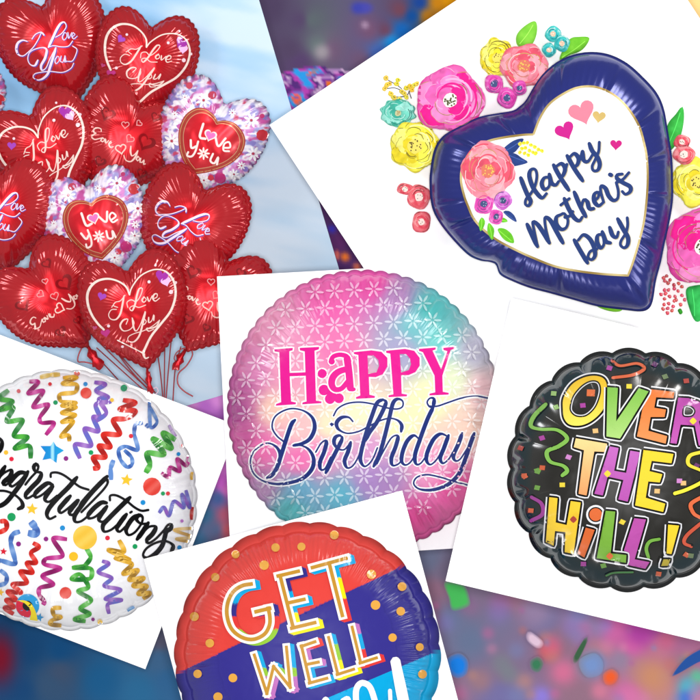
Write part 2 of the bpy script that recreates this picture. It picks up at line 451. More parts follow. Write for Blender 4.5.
# ------------------------------------------------------------------ boards (cards)
def skycol(u, v):
    g = np.clip((v + 0.15 * u) / 420, 0, 1)[:, None]
    c = np.array([122, 180, 228.]) * (1 - g) + np.array([196, 220, 240.]) * g
    r = np.clip((u - 80) / 260, 0, 1)[:, None]
    c = c * (1 - 0.45 * r) + np.array([202, 222, 238.]) * 0.45 * r
    n = fbm(u / 150 + v / 200, v / 34 - u / 140, 4, 4)[:, None]
    w = np.clip((n - 0.42) * 2.0, 0, 0.6)
    return np.clip((c * (1 - w) + np.array([232, 238, 246.]) * w) * 1.05, 0, 255)
white = flat((252, 252, 252))
def rect_from(corner, d1, l1, d2, l2):
    c = np.array(corner, float); d1 = np.array(d1) / np.hypot(*d1); d2 = np.array(d2) / np.hypot(*d2)
    return c, c + d1 * l1, c + d1 * l1 + d2 * l2, c + d2 * l2
# sky card: bottom-right corner, run left and up
br = np.array((364.0, 353.0)); dl = np.array((-0.958, 0.285)); du = np.array((-0.285, -0.958))
board('photo_card', [br + dl * 520 + du * 480, br + du * 480, br, br + dl * 520], 0.08, 0.05, skycol, PRINT, step=4,
      label='large pale blue sky photo card behind the bouquet of heart balloons', cat='card', group='tilted photo cards of the collage')
# mother's day card
c0, c1, c2, c3 = rect_from((269.5, 125), (1, -0.667), 418, (0.55, 0.835), 452)
board('photo_card', [c0, c1, c2, c3], 1.26, 0.04, white, PAPER, label='white card behind the navy heart balloon with painted flowers', cat='card', group='tilted photo cards of the collage')
# birthday card
A = np.array((217.0, 276.5)); r = np.array((1, -0.055)); d = np.array((0.049, 1))
board('photo_card', [A, A + r * 243, A + r * 243 + d * 284, A + d * 286], 1.345, 0.04, white, PAPER, label='white card behind the pastel rainbow round balloon with pink and navy lettering', cat='card', group='tilted photo cards of the collage')
# congratulations card
TR = np.array((238.4, 426.0)); BR = np.array((145.3, 669.2)); ll = np.array((-0.934, -0.3575))
board('photo_card', [TR + ll * 330, TR, BR, BR + ll * 330], 1.02, 0.04, white, PAPER, label='white card behind the white round balloon with streamers and black script', cat='card', group='tilted photo cards of the collage')
# over the hill card
TL = np.array((511.5, 298.0)); BL = np.array((445.5, 581.0)); rr = np.array((0.973, 0.2305))
board('photo_card', [TL, TL + rr * 300, BL + rr * 300, BL], 2.02, 0.04, white, PAPER, label='white card behind the black round balloon at the right edge', cat='card', group='tilted photo cards of the collage')
# get well card
TL = np.array((144.0, 559.0)); TR = np.array((402.2, 490.5)); dn = np.array((0.2575, 0.966))
board('photo_card', [TL, TR, TR + dn * 290, TL + dn * 290], 2.10, 0.04, white, PAPER, label='white card behind the red, navy and cyan round balloon at the bottom', cat='card', group='tilted photo cards of the collage')

# ------------------------------------------------------------------ the heart balloon bouquet
HEART = [(0, -0.53), (0.12, -0.62), (0.3, -0.74), (0.52, -0.8), (0.74, -0.74), (0.92, -0.55), (1.0, -0.27), (1.0, 0.0), (0.94, 0.26), (0.80, 0.5), (0.58, 0.71), (0.32, 0.89), (0.1, 1.04), (0, 1.1)]
HEART = HEART + [(-x, y) for x, y in HEART[-2:0:-1]]
HW, HH = 54.0, 62.0
hp = [(x * HW, y * HH) for x, y in HEART]
def heart_surf(seed):
    q = Surf(hp, (0, 2), H=17, back=11, a=2.2, b=0.62, creases=15, depth=0.5, length=(0.12, 0.42), width=(0.04, 0.08), scallop=56, scallop_amp=0.017, seam=0.94, seed=seed)
    q.g0, q.g1 = 0.30, 0.62; q.lift = 0.6
    return q
def heart_T(notch, phi, scale=1.0):
    """image pixels -> local design pixels of the heart whose notch and tilt (degrees, clockwise) are given"""
    a = math.radians(phi); n = np.array(notch, float); off = np.array((0, -0.53 * HH))
    ca, sa = math.cos(-a), math.sin(-a)
    def T(P):
        Q = (P - n) / scale
        return np.stack([Q[:, 0] * ca - Q[:, 1] * sa, Q[:, 0] * sa + Q[:, 1] * ca], 1) + off
    return T
def heart_place(root, notch, phi, z, scale=1.0):
    a = math.radians(phi)
    o = np.array((0, 0.53 * HH)) * scale
    p = np.array(notch) + np.array((o[0] * math.cos(a) - o[1] * math.sin(a), o[0] * math.sin(a) + o[1] * math.cos(a)))
    root.location = (X(p[0]), Y(p[1]), z); root.rotation_euler = (0, 0, -a); root.scale = (scale, scale, scale)
def copy_tree(o, parent=None):
    c = o.copy(); COL.objects.link(c); c.parent = parent
    for ch in list(o.children): copy_tree(ch, c)
    return c
HG = 'red and floral heart balloons of the bouquet'
def redcol(u, v):
    n = fbm(u / 26 + 3, v / 26, 3, 2)[:, None]
    return np.array([192, 16, 28.]) * (1 - 0.4 * n) + np.array([226, 40, 44.]) * 0.4 * n

# design with white and lilac script
def design_script(seed=0):
    root = empty('heart_balloon', (0, 0, 0), 'x', 'balloon', HG)
    sf = heart_surf(11 + seed); sf.body('foil_body', redcol, RED_FOIL, root)
    T = heart_T((42, 6), -19); w = window(10, 15, 8.75)
    S = [[(150,225),(110,215),(70,240),(58,290),(75,335),(115,348),(160,315),(205,270),(245,205),(270,150)], [(190,205),(220,165),(268,148),(292,172)],
         [(480,85),(465,62),(435,72),(400,125),(365,200),(330,275)], [(330,275),(375,262),(440,272),(500,265),(535,222)], [(390,190),(440,160),(478,110),(480,85)]]
    S2 = [[(240,385),(215,430),(175,420),(155,375),(170,320),(220,290),(285,278),(315,300),(300,370),(268,430),(275,470),(310,450),(345,370),(392,280)],
          [(392,280),(370,360),(345,440),(325,500),(285,540),(240,552),(202,530),(215,500),(280,485),(350,480),(450,488),(520,455),(545,410)],
          [(500,395),(535,390),(562,340),(572,292),(535,265)]]
    small1 = [[(465,150),(448,190),(462,215),(485,190),(482,155),(465,150)], [(495,150),(502,200),(528,150)], [(530,190),(556,165),(540,150),(528,180),(545,205),(575,180)]]
    small2 = [[(405,352),(385,385),(395,415),(420,390),(418,355),(405,352)], [(438,350),(430,395),(450,405),(470,355),(466,400),(488,392)], [(470,350),(478,395),(500,395)]]
    for name, ss, sm in (('lettering', S, small1), ('lettering', S2, small2)):
        p = Pr(T=T)
        for st in ss:
            p.stroke([(a + 0.9, b + 0.7) for a, b in w(st)], 1.0, 2.6, (92, 66, 170), 0)
            p.stroke(w(st), 0.9, 2.4, (242, 222, 244), 1)
        for st in sm:
            p.stroke([(a + 0.6, b + 0.5) for a, b in w(st)], 0.7, 1.3, (92, 66, 170), 0)
            p.stroke(w(st), 0.7, 1.3, (236, 216, 244), 1)
        p.build(name, sf, SATIN, root)
    return root

# design with the white brushed heart outline
def design_outline(seed=0):
    root = empty('heart_balloon', (0, 0, 0), 'x', 'balloon', HG)
    sf = heart_surf(23 + seed); sf.body('foil_body', redcol, RED_FOIL, root)
    T = heart_T((127, 271), -12); w = window(70, 255, 5.833)
    p = Pr(T=T); wc = (250, 226, 214)
    p.stroke(w([(345,225),(358,185),(400,125),(450,92),(505,78),(560,92),(602,140),(617,200),(612,260),(585,330),(530,400),(475,470),(440,540),(428,575),(440,605),(458,600)]), 1.3, 2.4, wc, 1)
    p.stroke(w([(345,225),(325,180),(280,148),(220,133),(160,145),(118,180),(98,230),(102,290),(125,350),(160,400),(195,435)]), 1.7, 2.6, wc, 1)
    p.stroke(w([(275,497),(340,530),(400,560),(435,580)]), 1.0, 1.5, wc, 1)
    p.build('heart_outline', sf, SATIN, root)
    p = Pr(T=T); c = (244, 206, 196)
    for st in [[(240,300),(262,270),(290,262),(318,228)], [(312,232),(302,290),(290,340),(265,372),(235,370),(222,345),(238,315),(268,312)], [(275,300),(250,290),(258,272)],
               [(335,300),(330,270),(355,255),(385,265),(412,225),(420,188),(402,190),(388,230),(378,280),(360,320),(345,305),(368,290),(400,300),(440,286)],
               [(430,238),(418,258),(430,270),(444,254),(430,238)], [(450,240),(460,265),(478,232)], [(484,250),(506,240),(508,222),(492,222),(482,246),(497,264),(522,246)]]:
        p.stroke(w(st), 0.9, 1.9, c, 2)
    p.build('lettering', sf, SATIN, root)
    p = Pr(T=T)
    for st in [[(325,400),(335,370),(308,376),(290,410),(310,440),(350,430),(372,395),(360,362)], [(362,365),(370,420),(385,440),(410,400),(437,325),(422,400),(402,470),(370,506),(338,500),(340,475),(375,455),(430,438),(480,412),(522,378)],
               [(432,368),(418,390),(430,402),(444,384),(432,368)], [(458,360),(458,390),(476,380),(488,345),(488,378)], [(522,378),(505,412),(470,425),(445,425),(458,442),(488,430)]]:
        p.stroke(w(st), 0.9, 1.9, c, 2)
    p.build('lettering', sf, SATIN, root)
    for (x, y), s_, rot, col in [((182, 236), 9.5, 0.3, (168, 60, 190)), ((205, 455), 10, -0.2, (198, 40, 130)), ((535, 118), 14, 0.3, (170, 36, 170)), ((560, 150), 11, -0.3, (250, 190, 238)), ((142, 425), 5, 0, (200, 60, 120))]:
        p = Pr(T=T); p.heart(w([(x, y)])[0], s_, rot, col, 0.5); p.build('small_heart', sf, SATIN, root)
    p = Pr(T=T)
    for x, y, r in [(460,150,1.6),(590,212,2.2),(222,412,1.6),(305,536,1.5),(618,158,1.5),(205,198,1.4),(498,55,1.2),(70,470,.8)]:
        p = Pr(T=T); p.disk(w([(x, y)])[0], r, (250, 214, 224), 1, n=9); p.build('dot', sf, SATIN, root)
    return root

# design with small outlined hearts and one line of text
def design_line(seed=0):
    root = empty('heart_balloon', (0, 0, 0), 'x', 'balloon', HG)
    sf = heart_surf(37 + seed); sf.body('foil_body', redcol, RED_FOIL, root)
    T = heart_T((143, 104), 27); w = window(85, 110, 10)
    p = Pr(T=T)
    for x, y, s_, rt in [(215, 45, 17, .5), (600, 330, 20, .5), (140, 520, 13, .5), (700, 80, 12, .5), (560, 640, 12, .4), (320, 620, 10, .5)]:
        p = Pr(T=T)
        p.heart(w([(x, y)])[0], s_, rt, (148, 10, 20), 0.2)  # drawn flat: dark red reflections of the embossing are put into the colour
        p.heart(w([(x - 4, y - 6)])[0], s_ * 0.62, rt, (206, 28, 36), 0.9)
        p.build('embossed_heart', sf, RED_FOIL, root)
    p = Pr(T=T); c = (246, 198, 186)
    for st in [[(150,222),(148,196),(118,184),(84,192),(74,222),(98,238)], [(98,238),(60,262),(48,268),(85,300),(130,292),(160,285)], [(165,285),(145,310),(162,325),(182,305),(165,285)], [(190,300),(196,340),(222,312)], [(225,350),(250,335),(245,320),(225,345),(240,380),(268,372)]]:
        p.stroke(w(st), 1.0, 1.9, c, 2)
    for st in [[(445,370),(442,425),(455,465),(480,455),(515,415)], [(515,415),(490,478),(445,522),(395,508),(375,462)], [(518,470),(500,498),(515,515),(534,492),(518,470)], [(545,490),(538,528),(560,530),(580,505),(575,548),(592,545)]]:
        p.stroke(w(st), 1.0, 1.9, c, 2)
    p.heart(w([(345, 395)])[0], 11, -0.15, c, 1, line=1.3)
    p.build('lettering', sf, SATIN, root)
    for x, y, s_, rt in [(390, 155, 8, .1), (528, 140, 6.5, .9), (435, 295, 9, .7)]:
        p = Pr(T=T); p.heart(w([(x, y)])[0], s_, rt, (232, 150, 150), 1, line=0.9); p.build('small_heart', sf, SATIN, root)
    return root

# floral design with the inner red heart
def design_floral(seed=0):
    root = empty('heart_balloon', (0, 0, 0), 'x', 'balloon', HG)
    sf = heart_surf(53 + seed)
    def fc(u, v):
        c = np.tile(np.array([240, 228, 246.]), (len(u), 1))
        for sd, col, th, sc_ in ((3, (222, 130, 206), .50, 9.0), (8, (170, 168, 228), .56, 8.0), (15, (196, 70, 150), .62, 6.5), (29, (252, 248, 252), .55, 5.0), (41, (132, 120, 196), .64, 5.5), (55, (214, 60, 96), .70, 6.0)):
            n = fbm(u / sc_ + sd, v / sc_ + 0.35 * u / sc_, sd, 2)
            w_ = np.clip((n - th) * 9, 0, 0.9)[:, None]
            c = c * (1 - w_) + np.array(col, float) * w_
        r_ = np.hypot(u / 54, (v - 2) / 60); th_ = np.arctan2(v - 2, u)
        d = np.hypot(u, v - 2) / S0.R(th_)
        rim = (np.clip((d - 0.93) * 30, 0, 1) * (0.5 + 0.5 * np.sign(np.sin(th_ * 46))))[:, None] * .75
        return c * (1 - rim) + np.array([70, 52, 96.]) * rim
    S0 = sf
    T = heart_T((225, 104), 25); w = window(160, 80, 5.833)
    ex = Pr(T=T)
    for x, y, r in [(262,118,46),(540,235,46),(548,430,46),(72,355,50),(435,550,32),(260,585,34),(150,100,22),(430,190,24),(480,500,26),(90,200,22)]:
        cx, cy = w([(x, y)])[0]; r = r / 5.833; n = 8
        for k in range(n):
            a = 2 * PI * k / n + x
            ex.disk((cx + math.cos(a) * r * .58, cy + math.sin(a) * r * .58), r * .42, (252, 250, 252), 0.4, ry=r * .17, rot=a, n=8)
        ex.disk((cx, cy), r * 0.17, (196, 60, 80), 1.2, n=8)
    for x, y, r, col in [(175,32,20,(214,66,90)),(310,88,24,(206,60,90)),(600,322,34,(206,44,54)),(355,572,34,(198,50,120)),(300,570,18,(220,60,80)),(600,210,14,(200,50,110)),(120,270,16,(210,90,170)),(170,150,14,(214,80,170)),(500,520,16,(140,120,200))]:
        ex.disk(w([(x, y)])[0], r / 5.833, col, 0.2, n=9)
    sf.body('foil_body', fc, SATIN, root, nt=380, ns=64, extra=ex)
    outer = [(345,240),(390,235),(450,255),(495,310),(505,370),(475,440),(400,500),(300,535),(195,552),(150,490),(120,410),(115,300),(150,210),(210,165),(270,165),(320,200)]
    cen = np.array((305, 350.))
    sc = lambda k: [tuple(cen + (np.array(q) - cen) * k) for q in outer]
    p = Pr(T=T)
    p.poly(w(outer), (196, 62, 48), 1.6, smooth=True, step=2, sharp=(0, 8))
    p.stroke(w(sc(0.95)), 0.7, col=(232, 168, 110), layer=2.2, closed=True, sharp=(0, 8))
    p.poly(w(sc(0.84)), (214, 30, 42), 2.4, smooth=True, step=2, sharp=(0, 8))
    p.stroke(w(sc(0.84)), 0.7, col=(232, 160, 120), layer=3.0, closed=True, sharp=(0, 8))
    p.build('inner_heart', sf, RED_FOIL, root)
    p = Pr(T=T); c = (252, 228, 222)
    for st, t in [([(262,255),(242,330),(275,342)], 2.4), ([(332,325),(350,385),(392,340)], 2.2), ([(385,395),(418,392),(412,362),(385,372),(380,410),(412,415)], 1.8)]:
        p.stroke(w(st), t, col=c, layer=4)
    p.build('lettering', sf, SATIN, root)
    p = Pr(T=T)
    for st, t in [([(188,350),(192,395),(222,385)], 2.2), ([(232,358),(215,415),(192,445),(165,440),(172,420)], 2.0), ([(318,430),(302,470),(325,485),(348,450),(340,492)], 2.0)]:
        p.stroke(w(st), t, col=c, layer=4)
    cx, cy = w([(263, 428)])[0]
    for k in range(8):
        a = 2 * PI * k / 8
        p.disk((cx + math.cos(a) * 3.6, cy + math.sin(a) * 3.6), 2.9, c, 4, ry=1.0, rot=a, n=8)
    p.build('lettering', sf, SATIN, root)
    p = Pr(T=T); p.heart(w([(303, 322)])[0], 14, 0.35, c, 4); p.heart(w([(303, 322)])[0], 10.5, 0.35, (232, 110, 190), 5)
    p.build('small_heart', sf, SATIN, root)
    return root

LV = lambda k: 0.26 + 0.125 * k
dA, dB, dC, dD = design_script, design_outline, design_line, design_floral
NH = [0]
def place(design, first, notch, phi, lv, label, scale=1.0):
    NH[0] += 1; o = design(NH[0] * 101)   # the same print, its own creases
    heart_place(o, notch, phi, LV(lv), scale); o['label'] = label
    tr = np.random.RandomState(NH[0]); o.rotation_euler[0] = math.radians(tr.uniform(-5, 5)); o.rotation_euler[1] = math.radians(tr.uniform(-5, 5))
place(dA, True, (42, 6), -19, 0, 'red heart balloon with white and lilac script at the top left corner', 1.03)
place(dA, False, (205, 190), 22, 5, 'red heart balloon with lilac script between the floral hearts on the right of the bouquet')
place(dA, False, (0, 172), -4, 4, 'red heart balloon cut by the left edge of the picture, only its right lobe visible')
place(dB, True, (127, 271), -12, 7.6, 'front red heart balloon with white outline, lowest in the middle of the bouquet', 0.99)
place(dB, False, (151.5, 27), 10, 1, 'red heart balloon with white outline at the top, right of the top left heart', 0.95)
place(dB, False, (30.5, 115), -26, 3, 'red heart balloon with white outline at the left, under the top left heart', 0.99)
place(dC, True, (143, 104), 27, 2.2, 'red heart balloon with a line of text, just left of the upper floral heart')
place(dC, False, (28, 268), -37, 6.2, 'red heart balloon with a line of text at the lower left of the bouquet', 0.98)
place(dC, False, (228, 261), 24, 6.2, 'red heart balloon with a line of text, lower right, partly under a white card', 0.98)
place(dD, True, (225, 104), 25, 3.3, 'pink and lilac floral heart balloon touching the corner of the white card')
place(dD, False, (87, 187), -12, 4.2, 'pink and lilac floral heart balloon in the middle of the bouquet', 0.97)
place(dD, False, (-38, 74), 20, 1, 'sliver of a floral heart balloon at the left edge of the picture', 0.93)

# ribbons and tails under the bouquet
def tube(name, pts, r, mat, z0, z1, label=None, group=None, parent=None, sx=1.0):
    P = catmull(pts, False, 2.0); n = len(P); zz = np.linspace(z0, z1, n)
    d = np.gradient(P, axis=0); d /= (np.hypot(d[:, 0], d[:, 1]) + 1e-9)[:, None]
    o0 = P[0]; V = []; F = []; k = 6
    for i in range(n):
        for j in range(k):
            a = 2 * PI * j / k
            q = P[i] + np.array((-d[i, 1], d[i, 0])) * math.cos(a) * r
            V.append(((q[0] - o0[0]) / 100, -(q[1] - o0[1]) / 100, zz[i] - z0 + math.sin(a) * r * 0.6 / 100))
    for i in range(n - 1):
        for j in range(k): F.append((i * k + j, (i + 1) * k + j, (i + 1) * k + (j + 1) % k, i * k + (j + 1) % k))
    o = mesh_obj(name, V, F, None, mat, parent)
    o.location = (X(o0[0]), Y(o0[1]), z0)
    if label: tag(o, label, 'ribbon', group)
    return o
RG = 'ribbons hanging below the heart bouquet'
wr = window(60, 310, 4.118)
ribs = [([(118, 90), (250, 220), (392, 352)], 'dark red ribbon strand, first from the left below the front heart'),
        ([(215, 150), (300, 260), (388, 350)], 'dark red ribbon strand running right under the front heart to the card edge'),
        ([(232, 170), (310, 255), (394, 342)], 'dark red ribbon strand close along the lower left side of the front heart'),
        ([(98, 142), (170, 212), (240, 288)], 'dark red ribbon strand from the lower left heart over its tail'),
        ([(150, 155), (250, 245), (345, 330)], 'dark red ribbon strand in the middle of the left bundle'),
        ([(395, 140), (412, 250), (425, 372)], 'dark red ribbon strand right of the front heart tip'),
        ([(432, 120), (430, 250), (430, 372)], 'straight dark red ribbon strand in the middle of the right bundle'),
        ([(462, 80), (448, 230), (436, 372)], 'dark red ribbon strand slanting left in the right bundle'),
        ([(498, 150), (475, 240), (464, 388)], 'dark red ribbon strand passing the right tail')]
for i, (p_, l_) in enumerate(ribs):
    tube("ribbon_strand", wr(p_), 0.62, RIBBON, 0.55 + 0.03 * i, 0.62 + 0.03 * i, l_, RG)
tube('ribbon_strand', wr([(98, 142), (78, 180), (74, 212), (100, 214), (150, 225)]), 0.7, RIBBON, 0.86, 0.86, 'curled dark red ribbon end looping left of the left tail', RG)
tube('ribbon_strand', wr([(505, 160), (530, 155), (546, 182), (522, 228), (488, 262), (486, 305), (512, 335), (548, 356)]), 0.7, RIBBON, 0.9, 0.9, 'long curled dark red ribbon end right of the right tail', RG)
tube('ribbon_strand', wr([(505, 158), (480, 175), (470, 200), (480, 215)]), 0.55, RIBBON, 0.93, 0.93, 'short dark red ribbon curl above the right tail', RG)
tube('ribbon_strand', wr([(376, 330), (396, 318), (404, 334), (392, 348), (378, 342)]), 0.5, material('pale ribbon', colour=(232, 196, 214), vary=0.1), 0.95, 0.95, 'tiny pale pink ribbon loop beside the front heart tail', RG)
def tail(pts, z, label):
    P = np.array(pts, float); c = P.mean(0)
    sf = Surf([tuple(q - c) for q in P], (0, 0), H=2.6, back=1.5, creases=9, depth=0.8, length=(0.4, 0.9), width=(0.1, 0.2), seed=5)
    o = sf.body('balloon_tail', flat((196, 22, 32)), RED_FOIL, None, nt=48, ns=12)
    o.location = (X(c[0]), Y(c[1]), z); tag(o, label, 'balloon tail', 'foil tails tied under the heart balloons')
tail([(84.5, 342), (88, 343), (91, 349), (96, 351), (98, 357), (104, 361), (103, 367), (98, 371), (96, 367), (92, 367), (92, 361), (87, 356), (88, 350)], 0.92, 'crumpled red foil tail tied under the lower left heart')
tail([(145, 366), (149, 367), (149, 374), (152, 378), (151, 384), (154, 389), (152, 395), (149, 391), (147, 393), (147, 384), (145, 380), (147, 374)], 1.05, 'crumpled red foil tail at the tip of the front heart')
tail([(185, 348), (187, 352), (183, 357), (184, 362), (180, 365), (179, 371), (175, 369), (172, 371), (173, 363), (177, 360), (176, 355), (181, 353)], 0.96, 'crumpled red foil tail tied under the lower right heart')

# ------------------------------------------------------------------ navy mother's day balloon
mo = [(430,172),(434,150),(443,136),(460,126),(479,117),(499,113),(513,110.5),(520,106),(526,100),(533,88),(542,75),(554,64),(569,56),(588,52),(608,54),(627,63),(644,78),(657,93),(664,109),(668,131),(672,156),(673,178),(673,199),(670,220),(664,247),(661,262),(656,281),(653,300),(649,308.5),(641,311.5),(625,310),(598,306.5),(574,300),(549,293),(530,288),(512,281),(500,274.5),(496,265),(490,262),(480,260.5),(467,254),(448,234),(436,217),(431,203),(429.5,186)]
MC = (560, 186)
ml = [(a - MC[0], b - MC[1]) for a, b in mo]
msf = Surf(ml, (0, 0), H=42, back=16, a=4.2, b=0.52, creases=15, depth=0.30, length=(0.2, 0.36), width=(0.014, 0.024), seam=0.985, seed=9, ripple=0.35, ripple_n=110)
mroot = empty('heart_balloon', (X(MC[0]), Y(MC[1]), 1.56), 'large navy blue heart balloon with white panel, navy script and painted flowers round its rim', 'balloon')
msf.body('foil_body', flat((34, 44, 132)), NAVY_FOIL, mroot, nt=420, ns=60)
panel = [(533.5,134.5),(522,135),(501,138),(486,142),(472,150),(463,165),(461,180),(464,195),(468,206),(474,219),(485,231),(499.5,241.5),(518,251),(530,256.5),(554,266),(578,271),(603,274),(628,275.5),(633,262),(639.5,240),(644.5,218),(647.5,186),(647,160),(644,143),(638.5,125),(627,107),(612.6,94),(595.6,87),(578.6,87.4),(564,93.5),(549.4,104),(540,118)]
p = Pr(off=MC); p.poly(panel, (252, 252, 252), 3, smooth=True, grid=3.0, step=2.5, sharp=(0, 17)); p.build('white_panel', msf, PEARL, mroot)
p = Pr(off=MC)
def goldcol(u, v):
    n = (0.5 + 0.5 * np.sin(u / 9 + v / 13))[:, None]
    return np.array([160, 130, 62.]) * (1 - n) + np.array([222, 200, 136.]) * n
p.stroke(panel, 2.2, col=goldcol, layer=5, closed=True, sharp=(0, 17)); p.build('gold_border', msf, GOLD, mroot)
NAVY = (40, 62, 122)
def words(name, groups, off, surf, parent, mat, thin, thick, col, pen=(-0.3, 0.95), halo=None, hcol=(255, 255, 255), shadow=None, base=0):
    for g in groups:
        p = Pr(off=off)
        for st in g:
            if shadow: p.stroke([(a + shadow[0], b + shadow[1]) for a, b in st], thin, thick, shadow[2], base, pen)
            if halo: p.stroke(st, thin, thick, hcol, base + 0.4, pen, grow=halo)
        for st in g: p.stroke(st, thin, thick, col, base + 2, pen)
        p.build(name, surf, mat, parent)
w6 = window(500, 140, 7); w7 = window(560, 120, 7); w8 = window(560, 200, 8.75)
happy = [w6(s) for s in [[(145,265),(165,320),(195,390),(215,430),(200,460),(178,450),(182,415),(215,375),(245,320),(258,250),(245,205),(215,210),(205,250),(225,320),(260,375),(295,405),(325,375)],
    [(345,260),(310,265),(292,305),(310,345),(345,320),(345,240)], [(345,240),(360,300),(390,315),(410,290)],
    [(375,175),(415,250),(480,350)], [(385,190),(430,165),(455,200),(440,250),(415,262)], [(440,250),(455,215),(468,170)], [(470,110),(520,200),(578,285)], [(478,130),(520,95),(550,130),(540,175),(512,190)], [(535,175),(560,135),(575,80)]]]
happy += [w7(s) for s in [[(158,220),(165,280),(195,290),(230,240)], [(205,165),(225,215),(262,260),(278,310),(265,350),(235,355),(225,325),(245,280),(270,220),(275,155)]]]
mothers = [w6(s) for s in [[(190,590),(235,690),(262,745)], [(262,745),(240,640),(230,575),(262,590),(310,660),(345,720)], [(345,720),(320,620),(315,545),(350,560),(395,640),(440,720)],
    [(430,520),(395,540),(395,590),(430,625),(465,610),(475,560),(450,515),(430,520)], [(455,540),(490,530),(510,500)], [(450,410),(480,480),(520,545),(555,565),(575,540)], [(425,455),(485,410)]]]
mothers += [w7(s) for s in [[(100,505),(140,600),(180,675)], [(150,610),(165,560),(190,570),(205,620),(235,620)], [(235,570),(268,540),(268,505),(240,520),(240,570),(270,600),(305,575)], [(305,575),(285,500),(288,462),(318,478),(340,530),(372,562),(402,550),(408,500),(394,438)],
    [(350,382),(358,385)], [(394,438),(440,415),(482,368)], [(436,378),(402,384),(398,408),(440,438),(490,466),(492,500),(458,520),(436,500)]]]
day = [w8(s) for s in [[(125,350),(175,440),(240,550)], [(160,350),(205,305),(260,340),(300,420),(305,490),(275,522),(245,500),(265,450),(320,430)], [(375,300),(330,310),(325,370),(355,420),(385,380),(370,275)], [(370,280),(400,360),(440,375)], [(435,240),(460,310),(495,325),(510,280)], [(505,165),(550,250),(595,330),(590,395),(560,418),(530,395),(535,355),(575,290),(592,220),(588,155)]]]
words('lettering', [happy, mothers, day], MC, msf, mroot, INK, 3.0, 4.7, NAVY, base=5, pen=(0.45, 0.89), shadow=(0.8, 0.7, (200, 186, 150)))
for c_, s_, rt, col in [((582, 112), 28, 0.35, (244, 128, 150)), ((565, 130.5), 21, 0.45, (206, 32, 140)), ((616, 144.5), 12.5, 0.05, (206, 32, 130)), ((599, 116.5), 14, 0.15, (190, 160, 84))]:
    p = Pr(off=MC); p.heart(c_, s_, -rt if s_ > 13 and s_ != 14 else rt, col, 6); p.build('printed_heart', msf, GOLD if col[0] == 190 else INK, mroot)

